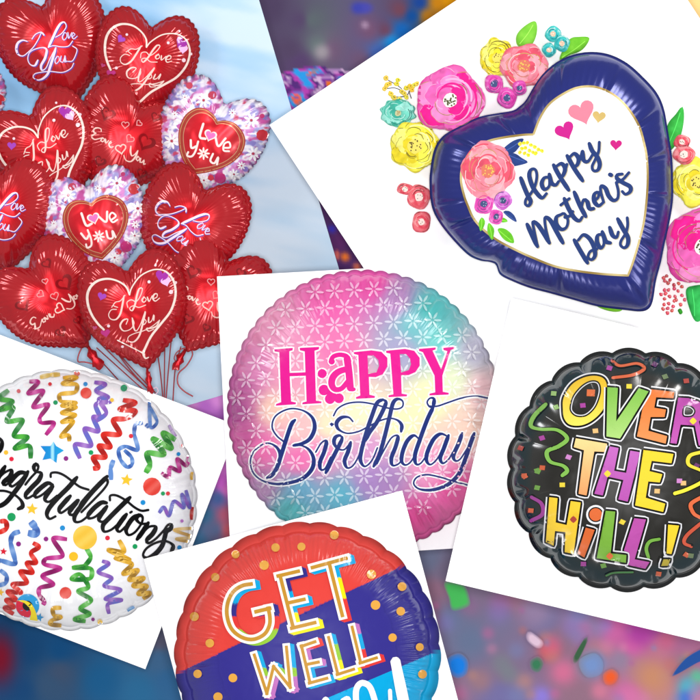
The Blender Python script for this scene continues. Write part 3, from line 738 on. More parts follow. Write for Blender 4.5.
# painted flowers
def flower(c, r, kind, z, seed, on=None, ry=None):
    q = np.random.RandomState(seed); ry = ry or r
    pal = {'magenta': ((236, 96, 178), (240, 28, 140), (248, 170, 214), (150, 120, 70)), 'rose': ((243, 132, 150), (236, 84, 108), (252, 196, 200), (200, 90, 80)),
           'yellow': ((246, 236, 76), (236, 214, 40), (252, 246, 160), (96, 84, 40)), 'teal': ((110, 208, 186), (60, 172, 150), (180, 232, 220), (40, 110, 100)),
           'red': ((244, 112, 122), (226, 60, 80), (250, 170, 170), (120, 50, 50)), 'small': ((232, 84, 184), (206, 44, 150), (246, 160, 220), (70, 80, 130)), 'aqua': ((70, 205, 200), (40, 170, 176), (200, 240, 236), (30, 120, 130)), 'purple': ((206, 110, 206), (180, 60, 170), (236, 180, 236), (60, 80, 120))}[kind]
    th = np.linspace(0, 2 * PI, 72, endpoint=False); lob = {'magenta': 5, 'rose': 6, 'yellow': 7, 'teal': 10}.get(kind, 4)
    rad = 1 + 0.05 * np.cos(lob * th + q.uniform(0, 6)) + 0.04 * np.cos((lob - 2) * th + q.uniform(0, 6)) + 0.015 * q.uniform(-1, 1, 72)
    ol = np.stack([np.cos(th) * r * rad, np.sin(th) * ry * rad], 1)
    def fc(u, v):
        u = u - (c[0] if on is not None else 0); v = v - (c[1] if on is not None else 0)
        rr_ = np.hypot(u / r, v / ry); a = np.arctan2(v, u)
        n = fbm(u / (r * .34) + seed, v / (r * .34), seed, 3)
        t = np.clip(0.5 + 0.55 * np.sin(rr_ * 11 + 1.3 * np.sin(2 * a + seed) + 4 * n) + (n - .5) * 0.9 - (rr_ - .4) * 0.7, 0, 1)[:, None]
        c_ = np.array(pal[0], float) * (1 - t) + np.array(pal[1], float) * t
        l = np.clip((n - 0.56) * 4, 0, 0.75)[:, None]
        return c_ * (1 - l) + np.array(pal[2], float) * l
    deco = Pr(off=(0, 0) if on is None else MC)
    o_ = np.array((0, 0)) if on is None else np.array(c, float)
    if on is not None: deco.poly(o_ + ol, fc, 6.5 + (seed - 50) * 0.25, grid=2.0, step=2)
    lay = 2.6 if on is None else 8.0 + (seed - 50) * 0.25
    if r > 13:
        L0 = lay - 0.9
        for f_, npet, pr in ((0.74, 6, 0.40), (0.50, 5, 0.34), (0.33, 4, 0.24)):
            ph = q.uniform(0, 6)
            for k in range(npet):
                a = 2 * PI * k / npet + ph + q.uniform(-.15, .15)
                cx_, cy_ = o_[0] + math.cos(a) * r * f_ * .82, o_[1] + math.sin(a) * ry * f_ * .82
                mixc = [pal[0], pal[1], tuple(np.array(pal[0]) * .5 + np.array(pal[2]) * .5)][(k + npet) % 3]
                aa = np.linspace(-1.9, 1.9, 11)
                pet = [(cx_ + math.cos(a + t_) * r * pr * (1 + .1 * math.sin(5 * t_ + k)), cy_ + math.sin(a + t_) * ry * pr) for t_ in aa]
                deco.poly(pet, lambda u, v, mc=mixc: np.clip(np.array(mc, float) * (0.86 + 0.28 * fbm(u / 3.2 + 7, v / 3.2, seed, 2)[:, None]), 0, 255), L0, smooth=True, grid=3, step=1.6)
                lc = pal[2] if kind != 'yellow' else pal[3]
                if q.uniform() < .8: deco.stroke(pet[2:9], .35, .75, (186, 150, 84) if (k % 2 and kind in ('magenta', 'rose')) else lc, L0 + .5, pen=(.7, .7))
            L0 += 0.55
        lay += 1.0
    na = int(4 + r * 0.30)
    for k in range(na if r > 6.5 else 3):
        f_ = q.uniform(0.35, 0.95); a0 = q.uniform(0, 2 * PI); sp = q.uniform(0.8, 2.0)
        aa = np.linspace(a0, a0 + sp, 8); f2 = f_ + 0.06 * np.sin(np.linspace(0, 3, 8))
        pts = o_ + np.stack([np.cos(aa) * r * f2, np.sin(aa) * ry * f2], 1)
        col = [pal[3], pal[2], pal[1], (196, 168, 96)][k % 4] if kind in ('magenta', 'rose') else [pal[3], pal[2], pal[1]][k % 3]
        wd = 0.9 if col in (pal[3], (196, 168, 96)) else r * 0.07
        deco.stroke(pts, max(0.4, wd * .5), max(0.7, wd), col, lay, pen=(0.7, 0.7))
    cc = {'magenta': (250, 246, 232), 'rose': (226, 120, 96), 'yellow': (244, 222, 96), 'teal': (196, 200, 150), 'red': (250, 220, 210), 'small': (70, 84, 130), 'aqua': (226, 190, 160), 'purple': (60, 80, 120)}[kind]
    cr = {'magenta': .21, 'rose': .27, 'yellow': .3, 'teal': .18}.get(kind, .36)
    deco.disk(tuple(o_), r * cr, cc, lay + 1.4, n=12, wob=.1, seed=seed)
    dc = {'magenta': (90, 90, 60), 'rose': (240, 200, 90), 'yellow': (90, 80, 50), 'teal': (180, 150, 100), 'red': (70, 110, 80), 'small': (190, 196, 220), 'purple': (190, 196, 220), 'aqua': (250, 240, 220)}[kind]
    for k in range(int(6 + r * .5) if r > 12 else 4):
        a = q.uniform(0, 2 * PI); f_ = math.sqrt(q.uniform(0, 1)) * cr * .85
        deco.disk(tuple(o_ + np.array((math.cos(a) * r * f_, math.sin(a) * ry * f_))), max(0.5, r * .03), dc, lay + 2.4, n=6)
    if on is not None:
        deco.build('flower', on, INK, mroot)
    else:
        sf = Surf(ol, (0, 0), H=3 + r * .07, back=3, a=2.5, b=.6, creases=6, depth=.2, length=(.3, .7), width=(.05, .1), seed=seed)
        f = sf.body('flower', fc, INK, mroot, nt=max(64, int(r * 7)), ns=max(14, int(r)), extra=deco)
        f.location = ((c[0] - MC[0]) / 100, -(c[1] - MC[1]) / 100, z)
def leaf(pts, col, z, on=None, name='leaf', vein=True):
    P = np.array(pts, float); c = P.mean(0)
    def fc(u, v):
        n = fbm(u / 5 + c[0], v / 5, 3, 2)[:, None]
        return np.array(col, float) * (1 - n * .5) + np.clip(np.array(col, float) * 1.5 + 20, 0, 255) * n * .5
    deco = Pr(off=MC if on is not None else (0, 0))
    o_ = np.array((0, 0)) if on is not None else -c
    # vein from first point to the farthest
    far = P[np.argmax(((P - P[0]) ** 2).sum(1))]
    if on is not None: deco.poly(P, fc, 6.0, smooth=True, grid=2.5, step=2)
    if vein: deco.stroke([tuple(P[0] + o_ + (far - P[0]) * .1), tuple((P[0] + far) / 2 + o_ + np.array((.6, .4))), tuple(far + o_ - (far - P[0]) * .15)], 0.7, col=tuple(np.clip(np.array(col) * 1.35 + 30, 0, 255)), layer=2.2 if on is None else 7)
    if on is not None: deco.build(name, on, INK, mroot)
    else:
        sf = Surf([tuple(q - c) for q in P], (0, 0), H=4, back=2, creases=4, depth=.2, seed=3)
        f = sf.body(name, fc, INK, mroot, nt=60, ns=14, extra=deco if vein else None)
        f.location = ((c[0] - MC[0]) / 100, -(c[1] - MC[1]) / 100, z)
def sprig(spots, col, z, r=2.2, on=None, stems=(), name='flower_sprig', dots=(120, 100, 30)):
    p = Pr(off=MC)
    for st in stems: p.stroke(st, .8, col=(40, 44, 70), layer=0.4)
    for i, s_ in enumerate(spots):
        p.disk(s_, r, tuple(np.clip(np.array(col) + rng.randint(-14, 14, 3), 0, 255)), 1.5 if on is None else 7, n=9, wob=.2, seed=i)
        if dots: p.disk((s_[0] + .5, s_[1] - .3), r * .24, dots, 2.5 if on is None else 8, n=6)
    if on is not None: p.build(name, on, INK, mroot)
    else:
        class FL:
            def h(s, u, v): return np.full(np.shape(u), 1.5)
        o = p.build(name, FL(), INK, mroot); o.location = (0, 0, z)
        md = o.modifiers.new('thickness', 'SOLIDIFY'); md.thickness = 0.02
w370 = window(370, 0, 4.118); w530 = window(530, 0, 4.118); w53b = window(530, 150, 4.118); w63 = window(630, 270, 10); w44 = window(440, 130, 5.38)
G1, G2 = (92, 190, 34), (20, 150, 80)
leaf(w370([(610,190),(604,145),(640,105),(682,88),(686,140),(660,190)]), (110, 200, 50), -0.15)
leaf(w530([(120,245),(160,165),(200,152),(245,157),(215,205),(160,228)]), (100, 190, 40), -0.15)
leaf(w530([(560,620),(565,520),(600,470),(628,438),(634,490),(620,560),(590,610)]), (50, 170, 60), -0.15)
leaf([(692, 286), (686, 290), (688, 304), (695, 321), (703, 318), (712, 300), (706, 286)], (40, 165, 70), -0.2)
leaf(w63([(478, 400), (500, 385), (520, 405), (518, 440), (500, 445)]), (50, 150, 40), -0.2, vein=False)
leaf([(594, 303), (600, 308), (612, 311.5), (621, 311), (622, 306), (606, 303)], (110, 200, 40), -0.2, vein=False)
sprig(w370([(65,322),(80,345),(60,365),(110,345),(85,385),(100,402),(130,378),(150,362),(120,408),(150,400),(180,352),(192,345),(172,370),(70,350),(140,385),(115,330),(95,400),(165,355)]), (240, 216, 70), -0.12, r=2.7, stems=[w370([(75,330),(110,350),(130,365)]), w370([(70,365),(100,362),(130,372)]), w370([(100,400),(140,398)]), w370([(160,375),(170,405)]), w370([(185,350),(165,372),(150,400)])])
flower((398, 113), 17.5, 'teal', -0.12, 3, ry=14)
flower((415, 146), 25, 'yellow', -0.08, 5)
flower((450, 100), 34, 'magenta', -0.04, 7, ry=33)
flower((497, 58), 17, 'yellow', -0.16, 9, ry=20)
flower((524, 66), 24, 'rose', -0.09, 12, ry=22)
flower((494, 84), 9.6, 'small', -0.05, 14); flower((507, 98), 10.2, 'small', -0.02, 16); flower((519.5, 88), 7.5, 'small', 0.0, 18)
flower((553, 34), 8, 'aqua', -0.12, 21); flower((562, 43.5), 8, 'aqua', -0.09, 22); flower((549, 50), 7, 'aqua', -0.1, 24)
flower((405, 189), 8, 'red', -0.12, 31, ry=6); flower((419, 197), 12, 'red', -0.1, 33); flower((421.5, 222), 9.5, 'red', -0.1, 35, ry=11)
flower((682, 142), 8, 'red', -0.06, 41, ry=7.5); flower((684, 154.5), 11.5, 'red', -0.05, 43, ry=9.5)
flower((697, 182), 25, 'yellow', -0.12, 45, ry=25); flower((703, 247), 39, 'magenta', -0.07, 47, ry=38)
sprig(w63([(335,80),(365,60),(400,100),(350,110),(380,130),(440,150),(485,135),(520,165),(440,185),(480,210),(345,200),(385,200),(310,245),(355,235),(395,265),(345,290),(450,265),(520,255),(460,300),(545,300),(505,345),(440,310),(340,345),(385,335),(330,390),(430,365),(420,405),(375,430),(375,385)]), (224, 78, 92), -0.2, r=1.9, dots=(250, 190, 190))
# flowers printed on the balloon itself
flower((488, 171), 26, 'rose', 0, 52, on=msf, ry=29)
leaf(w44([(330,125),(345,95),(400,55),(450,48),(420,100),(390,125)]), (30, 52, 110), 0, on=msf)
leaf(w44([(355,130),(400,125),(440,150),(472,175),(400,195),(370,190)]), (30, 52, 110), 0, on=msf)
leaf(w44([(340,440),(370,435),(400,460),(412,495),(375,475)]), (30, 52, 110), 0, on=msf)
leaf(w44([(225,470),(242,490),(236,520),(218,545),(208,500)]), G1, 0, on=msf)
leaf(w44([(262,500),(290,530),(290,560),(280,592),(255,545)]), G1, 0, on=msf)
leaf(w44([(310,535),(345,530),(385,560),(397,608),(345,590)]), G1, 0, on=msf)
leaf(w44([(310,478),(345,472),(365,492),(330,497)]), G1, 0, on=msf)
flower((484, 204), 10, 'small', 0, 54, on=msf); flower((503, 200.5), 9, 'purple', 0, 56, on=msf); flower((496, 217), 7.4, 'small', 0, 58, on=msf)
sprig(w44([(430,75),(450,70),(470,68),(490,80),(510,90),(530,105),(440,100),(460,95),(480,110),(500,120),(430,120),(455,125),(475,135),(515,125),(548,112)]), (246, 228, 50), 0, r=2.0, on=msf, dots=(200, 150, 30))

# ------------------------------------------------------------------ round pastel birthday balloon
BC = (362, 408)
ang = [(0, 138), (30, 141), (50, 144), (70, 144), (100, 141), (126, 137), (150, 135), (180, 134), (210, 135), (240, 137), (275, 137.5), (300, 138), (329, 137), (345, 137)]
bo = []
for a in range(0, 360, 3):
    r_ = np.interp(a, [q[0] for q in ang] + [360], [q[1] for q in ang] + [138]); bo.append((r_ * math.cos(math.radians(a)), r_ * math.sin(math.radians(a))))
bsf = Surf(bo, (0, 0), H=44, back=20, a=2.9, b=0.6, creases=62, depth=0.42, length=(0.10, 0.26), width=(0.010, 0.022), scallop=62, scallop_amp=0.009, seam=0.972, seed=3, ripple=0.8, ripple_n=170)
broot = empty('round_balloon', (X(BC[0]), Y(BC[1]), 1.55), 'round pastel rainbow balloon with magenta capitals over navy script', 'balloon')
bcol = idw([((250,370),(226,130,184)),((270,320),(240,150,190)),((330,300),(240,88,170)),((372,285),(236,70,164)),((395,300),(184,132,190)),((430,310),(84,198,194)),((415,325),(110,190,196)),((440,340),(106,205,200)),((475,350),(196,192,214)),((485,390),(250,200,205)),((233,410),(176,66,144)),((238,385),(196,88,158)),((240,440),(205,80,154)),((290,370),(240,150,185)),((340,350),(242,116,176)),((400,350),(168,162,200)),((275,410),(245,200,180)),((360,410),(253,240,190)),((430,400),(250,245,180)),((400,430),(252,244,178)),((450,380),(228,238,196)),((300,430),(245,190,190)),((330,425),(250,226,186)),((460,430),(250,210,190)),((262,450),(240,104,172)),((300,460),(240,112,176)),((320,455),(240,136,188)),((370,450),(215,150,200)),((430,465),(240,150,195)),((455,490),(236,84,160)),((415,520),(230,70,150)),((370,480),(170,132,196)),((300,490),(104,172,204)),((290,512),(84,196,200)),((340,497),(96,180,204)),((385,478),(170,130,190)),((260,488),(190,140,190)),((245,470),(200,110,170)),((360,530),(100,180,200))], 3.4)
pat = Pr(off=BC)
for j in range(-10, 10):
    for i in range(-9, 10):
        cx = BC[0] + 2 + (i + 0.5 * (j % 2)) * 19.6; cy = BC[1] + j * 17 - 0.05 * (i * 19.6)
        if math.hypot(cx - BC[0], cy - BC[1]) > 126: continue
        for k in range(6):
            a = PI / 3 * k + 0.05
            q_ = (cx + math.cos(a) * 5.1, cy + math.sin(a) * 5.1)
            base = bcol(np.array([q_[0]]), np.array([q_[1]]))[0]
            pat.disk(q_, 4.0, tuple(base * .5 + 127), 0.0, ry=1.25, rot=a, n=8)
bsf.body('foil_body', lambda u, v: bcol(u + BC[0], v + BC[1]), PEARL, broot, nt=620, ns=60, extra=pat)
h1 = window(270, 340, 7); h2 = window(360, 340, 7)
MAG = (234, 24, 146)
letters = [[(h1([(30,65),(160,55),(158,72),(135,78),(137,230),(248,226),(243,80),(210,72),(207,55),(345,48),(342,65),(312,75),(322,425),(360,430),(360,442),(225,450),(228,437),(256,430),(250,250),(138,254),(148,430),(182,437),(180,450),(40,460),(43,448),(78,435),(65,85),(32,80)]), [])],
           [(h2([(-45,85),(80,72),(150,82),(192,125),(192,185),(160,240),(110,260),(62,258),(66,383),(105,392),(103,405),(-28,412),(-28,400),(2,388),(-12,105),(-42,98)]), [h2([(52,108),(95,108),(128,140),(134,180),(116,225),(58,238)])])],
           [(h2([(182,75),(315,62),(380,75),(418,125),(418,180),(388,225),(340,246),(288,246),(292,375),(330,382),(328,394),(200,400),(200,388),(234,380),(212,95),(184,90)]), [h2([(278,98),(322,98),(350,130),(357,170),(342,210),(288,228)])])],
           [(h2([(412,62),(530,52),(530,66),(508,74),(568,205),(612,78),(585,70),(583,54),(662,48),(660,62),(635,70),(577,250),(580,362),(622,370),(620,382),(485,388),(488,375),(527,366),(522,250),(440,85),(413,76)]), [])]]
p = Pr(off=BC)
aS = [([(428,140),(445,115),(490,103),(535,115),(553,150)], 4.6, 5.6), ([(540,130),(552,220),(562,335)], 7.2, 7.2), ([(548,200),(480,222),(440,262),(432,310),(455,345),(500,340),(545,290)], 5.0, 7.0), ([(555,330),(570,348),(588,345)], 3.6, 3.6)]
pet = [(365, 235, 4.6), (378, 350, 5.4), (420, 412, 5.2), (482, 408, 5.0), (430, 370, 5)]
for x, y, r_ in pet: p.disk(h1([(x, y)])[0], r_ + 1.4, (255, 250, 252), 1)
for poly_, hl in [q for l in letters for q in l]:
    p.stroke(poly_, 3.2, col=(255, 250, 252), layer=1.2, closed=True, smooth=False)
for x, y, r_ in pet: p.disk(h1([(x, y)])[0], r_, MAG, 2.2)
for st, a_, b_ in aS: p.stroke(h1(st), a_, b_, (255, 250, 252), 3.4, grow=1.3)
p.disk(h1([(432, 150)])[0], 4.2, (255, 250, 252), 3.4)
p.build('letter_outline', bsf, PEARL, broot)
for poly_, hl in [q for l in letters for q in l]:
    p = Pr(off=BC); p.poly(poly_, MAG, 4.6, holes=hl); p.build('letter', bsf, PEARL, broot)
p = Pr(off=BC)
for st, a_, b_ in aS: p.stroke(h1(st), a_, b_, MAG, 4.8)
p.disk(h1([(432, 150)])[0], 3.2, MAG, 5.6)
p.build('letter', bsf, PEARL, broot)
W3, W4, W5 = window(245, 400, 7), window(320, 395, 7), window(390, 395, 7)
bir = [W3(s) for s in [[(350,140),(325,170),(290,270),(255,380),(225,470),(190,525),(155,545)],
    [(272,292),(222,250),(190,190),(208,120),(270,75),(340,60),(420,80),(475,130),(487,200),(455,270),(400,305),(340,318)],
    [(340,318),(400,320),(450,350),(480,410),(470,480),(410,545),(320,578),(220,588),(130,568),(65,520),(38,450),(50,380),(100,325),(160,302),(215,325),(245,370),(243,405)],
    [(495,365),(535,300),(570,288),(555,360),(525,435),(530,485),(560,480),(600,400)]]]
bir += [W4(s) for s in [[(155,295),(150,320),(110,400),(75,470),(40,545)], [(155,300),(140,283),(108,295),(98,335),(125,375),(170,382),(212,335)], [(215,330),(195,400),(172,460),(188,508),(225,500),(265,440),(300,350)],
    [(440,32),(400,55),(362,150),(325,260),(290,390),(284,460),(315,500),(365,455),(402,370)], [(440,32),(462,50),(440,110),(395,195),(345,265),(318,320)],
    [(95,145),(125,95),(190,60),(280,50),(380,65),(470,90),(540,98),(578,80),(578,42),(545,28),(512,55),(485,160),(450,300),(415,420),(375,500)],
    [(230,185),(200,156),(150,158),(116,195),(130,240),(190,268),(270,255),(340,220),(420,180),(490,163),(545,178),(572,212),(568,255)],
    [(400,480),(440,400),(500,300),(545,288),(530,360),(500,440),(508,492),(550,482),(580,440)], [(74,204),(80,198),(87,204),(81,211),(74,206),(81,204)]]]
bir += [W5(s) for s in [[(205,310),(168,283),(122,320),(88,400),(82,465),(112,490),(158,450),(205,330)], [(303,85),(262,170),(210,310),(175,420),(182,482),(215,478),(258,420)], [(303,85),(275,80),(260,50),(280,22),(308,28),(303,85)], [(275,78),(330,78),(400,55),(500,22),(600,8),(685,22)],
    [(405,290),(355,272),(305,310),(262,400),(256,460),(285,487),(335,440),(385,340)], [(410,282),(378,370),(352,440),(370,478),(410,450),(440,400)], [(505,268),(480,340),(445,420),(455,458),(490,450),(550,360)],
    [(590,268),(560,350),(530,440),(490,540),(440,600),(380,640),(290,665),(205,658),(166,620),(190,575),(260,558),(350,575),(440,602),(540,630)]]]
words('lettering', [bir], BC, bsf, broot, PEARL, 1.7, 4.3, (32, 50, 124), pen=(-0.4, 0.92), halo=1.25)

# ------------------------------------------------------------------ white congratulations balloon
CC = (66, 500)
co = [(130.5 * math.cos(math.radians(a)), 130 * math.sin(math.radians(a))) for a in range(0, 360, 3)]
csf = Surf(co, (0, 0), H=42, back=15, a=3.2, b=0.58, creases=50, depth=0.30, length=(0.08, 0.25), width=(0.010, 0.025), scallop=40, scallop_amp=0.008, seam=0.975, seed=8, ripple=0.4, ripple_n=150)
croot = empty('round_balloon', (X(CC[0]), Y(CC[1]), 1.18), 'round white balloon with coloured streamers, dots and black script, cut by the left edge', 'balloon')
csf.body('foil_body', flat((244, 244, 247)), PEARL, croot, nt=440, ns=56)
C1, C2 = window(0, 450, 7), window(80, 460, 7)
con = [C1(s) for s in [[(-25,130),(0,80),(25,85),(22,120),(-5,140)] if False else [(-60,60),(-30,90)], [(35,115),(5,165),(-35,235)], [(-20,210),(30,160),(80,140),(70,185),(20,230),(40,245),(75,215)],
    [(175,158),(135,160),(95,195),(68,235),(85,255),(135,220),(185,165)], [(195,152),(150,230),(90,310),(40,368),(-15,400)], [(-15,285),(40,288),(100,312),(148,355),(158,395),(128,412)],
    [(178,242),(215,195),(258,148),(268,115),(252,98),(236,118),(248,150),(288,162),(272,210),(222,262),(180,312),(190,338),(235,315),(270,285)],
    [(368,245),(335,232),(282,268),(245,308),(252,332),(300,310),(370,245)], [(370,255),(325,318),(315,350),(345,362),(400,320)],
    [(355,188),(358,162),(400,158),(450,178),(510,222),(560,258),(620,278)], [(538,192),(480,260),(400,340),(342,410),(328,455),(348,482),(388,465)],
    [(492,322),(450,368),(414,415),(428,440),(480,405),(540,350)], [(548,352),(505,405),(485,440),(505,455),(550,420)],
    [(750,185),(640,300),(570,390),(525,455),(525,500),(565,500),(620,460)]]]
con += [C2(s) for s in [[(10,365),(100,275),(170,200),(195,155),(180,135),(145,160),(60,250),(0,320)],
    [(185,300),(150,298),(100,335),(58,385),(62,408),(110,395),(185,325)], [(188,325),(145,385),(132,420),(160,432),(205,400)],
    [(210,282),(212,250),(255,248),(320,282),(380,330),(430,355),(478,350)], [(350,262),(285,325),(210,400),(162,455),(168,500),(215,490),(265,450)], [(325,380),(280,440),(258,480),(278,502),(325,460)], [(352,368),(362,362)],
    [(420,388),(380,400),(345,440),(322,490),(340,525),(385,505),(430,445),(438,400),(412,386),(395,415),(425,445),(470,445)],
    [(478,440),(440,500),(400,555)], [(425,530),(480,470),(530,468),(510,515),(468,560),(480,582),(530,552),(590,490)],
    [(590,490),(615,455),(640,452),(635,480),(605,500),(592,545),(575,600),(530,655),(475,688),(442,668),(465,620),(530,580),(600,568),(652,598),(640,640)]]]
con[0] = [(-6, 437), (-1, 438), (2, 442), (0.5, 449), (-4, 454)]
words('lettering', [con], CC, csf, croot, PEARL, 2.5, 5.0, (12, 12, 14), pen=(-0.68, 0.73))
def streamer(pts, w, c1, c2, name='printed_streamer'):
    """a curling paper streamer: zigzag path, faces turning light and dark"""
    p = Pr(off=CC)
    w = w * 1.5; c1 = np.array(c1, float); c2 = np.array(c2, float)
    A = [np.array(q, float) for q in pts]; P, T_ = [], []
    for i in range(len(A) - 1):
        a, b = A[i], A[i + 1]; p0 = A[i - 1] if i else 2 * a - b; p3 = A[i + 2] if i + 2 < len(A) else 2 * b - a
        k = max(5, int(np.hypot(*(b - a)) / 0.7))
        for j in range(k):
            t = j / k
            # fuller turns than a plain spline: ease towards the ends so the ribbon swings round
            P.append(0.5 * (2 * a + (b - p0) * t * 0.75 + (2 * p0 - 5 * a + 4 * b - p3) * t * t * 0.75 + (-p0 + 3 * a - 3 * b + p3) * t ** 3 * 0.75) + ((b - a) * (3 * t * t - 2 * t ** 3)) * 0.25 + a * 0.0)
            T_.append(i + t)
    P.append(A[-1]); T_.append(len(A) - 1.0)
    P = np.array(P); T_ = np.array(T_)
    P = catmull(pts, False, 0.7) if len(P) == 0 else P
    d = np.hypot(*np.diff(P, axis=0).T); keep = np.concatenate([[True], d > 0.05]); P, T_ = P[keep], T_[keep]
    fr = T_ - np.floor(T_); odd = (np.floor(T_).astype(int) % 2)
    m = np.where(odd == 1, 0.55 + 0.45 * np.cos(2 * PI * (fr - .5)) * -1 * -1, 0.5 - 0.5 * np.sin(PI * fr))[:, None]
    hi = np.exp(-((fr - 0.45) / 0.14) ** 2)[:, None] * (odd == 0)[:, None] * 0.45
    cc_ = c1 * (1 - m) + c2 * m
    cc_ = cc_ * (1 - hi) + (c1 * .45 + 140) * hi
    p.stroke(P, w * .95, w * 1.0, along=np.clip(cc_, 0, 255), layer=0.5, wmul=0.78 + 0.26 * np.sin(PI * fr), smooth=False)
    p.build(name, csf, PEARL, croot)
q1, q2, q3, q4 = window(0, 360, 7), window(100, 380, 7), window(0, 530, 7), window(90, 490, 5)
R1, R2 = (232, 44, 34), (170, 24, 22); Gr1, Gr2 = (84, 186, 64), (30, 118, 44); P1, P2 = (196, 44, 140), (132, 24, 92); V1, V2 = (142, 84, 184), (96, 104, 196); Y1, Y2 = (240, 182, 48), (160, 116, 30); B1, B2 = (92, 138, 208), (54, 90, 168)
streamer(q1([(60,210),(-10,270),(90,290),(-5,350),(95,330),(45,430),(160,420),(95,530),(195,540),(100,620),(205,600),(215,690)]), 3.4, Gr2, Gr1)
streamer(q1([(205,150),(270,155),(195,235),(305,215),(230,330),(340,310),(280,400),(290,440),(380,440),(320,525)]), 3.0, P1, P2)
streamer(q1([(440,125),(540,120),(435,165),(535,170),(525,225),(420,240),(430,290),(535,300),(430,320),(535,330),(430,370),(530,385),(430,435),(515,430),(425,535),(480,525),(485,570)]), 3.0, Y1, Y2)
streamer(q2([(-40,15),(40,30),(-30,75),(60,120),(-10,135),(45,230),(-30,290)]), 3.0, V1, V2)
streamer(q1([(780,290),(670,310),(700,400),(650,400),(690,500),(590,480),(640,600),(525,590),(560,690)]), 3.2, V1, V2)
streamer(q2([(160,140),(250,160),(135,205),(250,215),(185,270),(90,280),(140,380),(20,380),(75,470),(-10,460),(40,540),(-50,540),(-10,610),(-50,620)]), 3.6, R1, R2)
streamer(q2([(345,150),(355,330),(400,290),(345,180)]), 2.4, B1, B2)
streamer(q2([(345,330),(320,310)]), 3, B2, B1)
streamer(q2([(300,300),(250,310),(240,380),(265,490),(180,465),(130,490),(145,560),(190,610),(225,590),(220,540),(170,490)]), 2.8, B1, B2)
streamer(q2([(95,560),(75,620),(78,700)]), 3.2, B1, B1)
streamer(q2([(530,420),(440,370),(500,480),(370,410),(450,520),(330,510),(350,590),(320,650)]), 4.0, Gr1, Gr2)
streamer(q2([(490,310),(540,390)]), 4.0, (176, 140, 206), V1)
streamer(q2([(625,520),(605,600),(540,550),(560,640),(490,610),(480,680),(430,650)]), 2.8, P1, P2)
streamer(q4([(480,0),(500,90),(460,20),(470,90),(420,55),(395,130),(370,85),(345,115)]), 2.6, V2, V1)
streamer(q4([(520,85),(515,150)]), 4.6, (228, 60, 48), R2)
streamer(q2([(655,640),(650,700)]), 4, Y1, Y1)
streamer(q4([(530,190),(420,200),(515,235),(430,245),(500,260)]), 2.2, (226, 186, 110), (206, 160, 80))
streamer(q4([(145,250),(170,310),(90,300),(200,350),(125,340),(210,370),(165,420),(240,400),(195,450),(270,440),(215,480),(285,480),(240,520),(300,515),(265,545)]), 3.4, Y1, Y2)
streamer(q4([(60,355),(95,370),(40,410),(110,440),(70,480),(155,500),(75,545),(160,550),(90,570),(95,620)]), 2.8, V1, V2)
streamer(q3([(230,90),(275,120),(215,160),(255,230),(185,230),(230,300),(140,290),(190,370),(85,380),(150,440),(50,430),(115,490),(40,490),(100,540),(30,545),(95,590)]), 3.2, R1, R2)
streamer(q3([(470,65),(370,60),(440,180),(325,200),(310,240),(425,270),(295,320),(375,380),(280,405),(275,455),(310,500),(300,525)]), 3.2, P1, P2)
streamer(q3([(600,120),(635,190),(590,250),(510,265),(635,270),(630,340),(500,345),(560,310),(620,400),(545,430),(640,490),(560,550),(630,590),(520,625),(600,640)]), 3.2, Gr1, Gr2)
streamer(q3([(430,545),(370,550),(380,600),(430,610),(370,630),(350,660),(430,670)]), 3.0, Y1, Y2)
streamer(q3([(140,10),(90,30),(75,90),(105,210),(95,240),(10,215),(-20,220)]), 3.4, B1, B2)
streamer(q3([(0,280),(45,320),(40,370),(-10,390)]), 3, B1, B2)
streamer(C1([(0,500),(40,500),(45,550),(-10,580)]), 3.4, R1, R2)
streamer(C1([(215,500),(245,540),(255,590),(195,580)]), 5.0, B1, B2)
streamer(q1([(280,120),(350,105),(420,100)]), 3.2, (238, 206, 110), (232, 190, 80))
streamer(q4([(190,610),(225,590)]), 4.4, (40, 140, 214), (40, 140, 214))
def dots(items, name='printed_dot'):
    for c_, r_, col in items:
        p = Pr(off=CC); p.disk(c_, r_, col, 1.8, n=16); p.build(name, csf, PEARL, croot)
gold_grad = lambda u, v: np.array([240, 190, 50.]) * (1 - (.5 + .5 * np.sin((u * .8 + v) / 2.6))[:, None] * .25) + np.array([255, 244, 170.]) * (.5 + .5 * np.sin((u * .8 + v) / 2.6))[:, None] * .25
red_grad = lambda u, v: np.array([226, 56, 44.]) * (1 - (.5 + .5 * np.sin((u * .9 + v) / 2.2))[:, None] * .4) + np.array([255, 150, 140.]) * (.5 + .5 * np.sin((u * .9 + v) / 2.2))[:, None] * .4
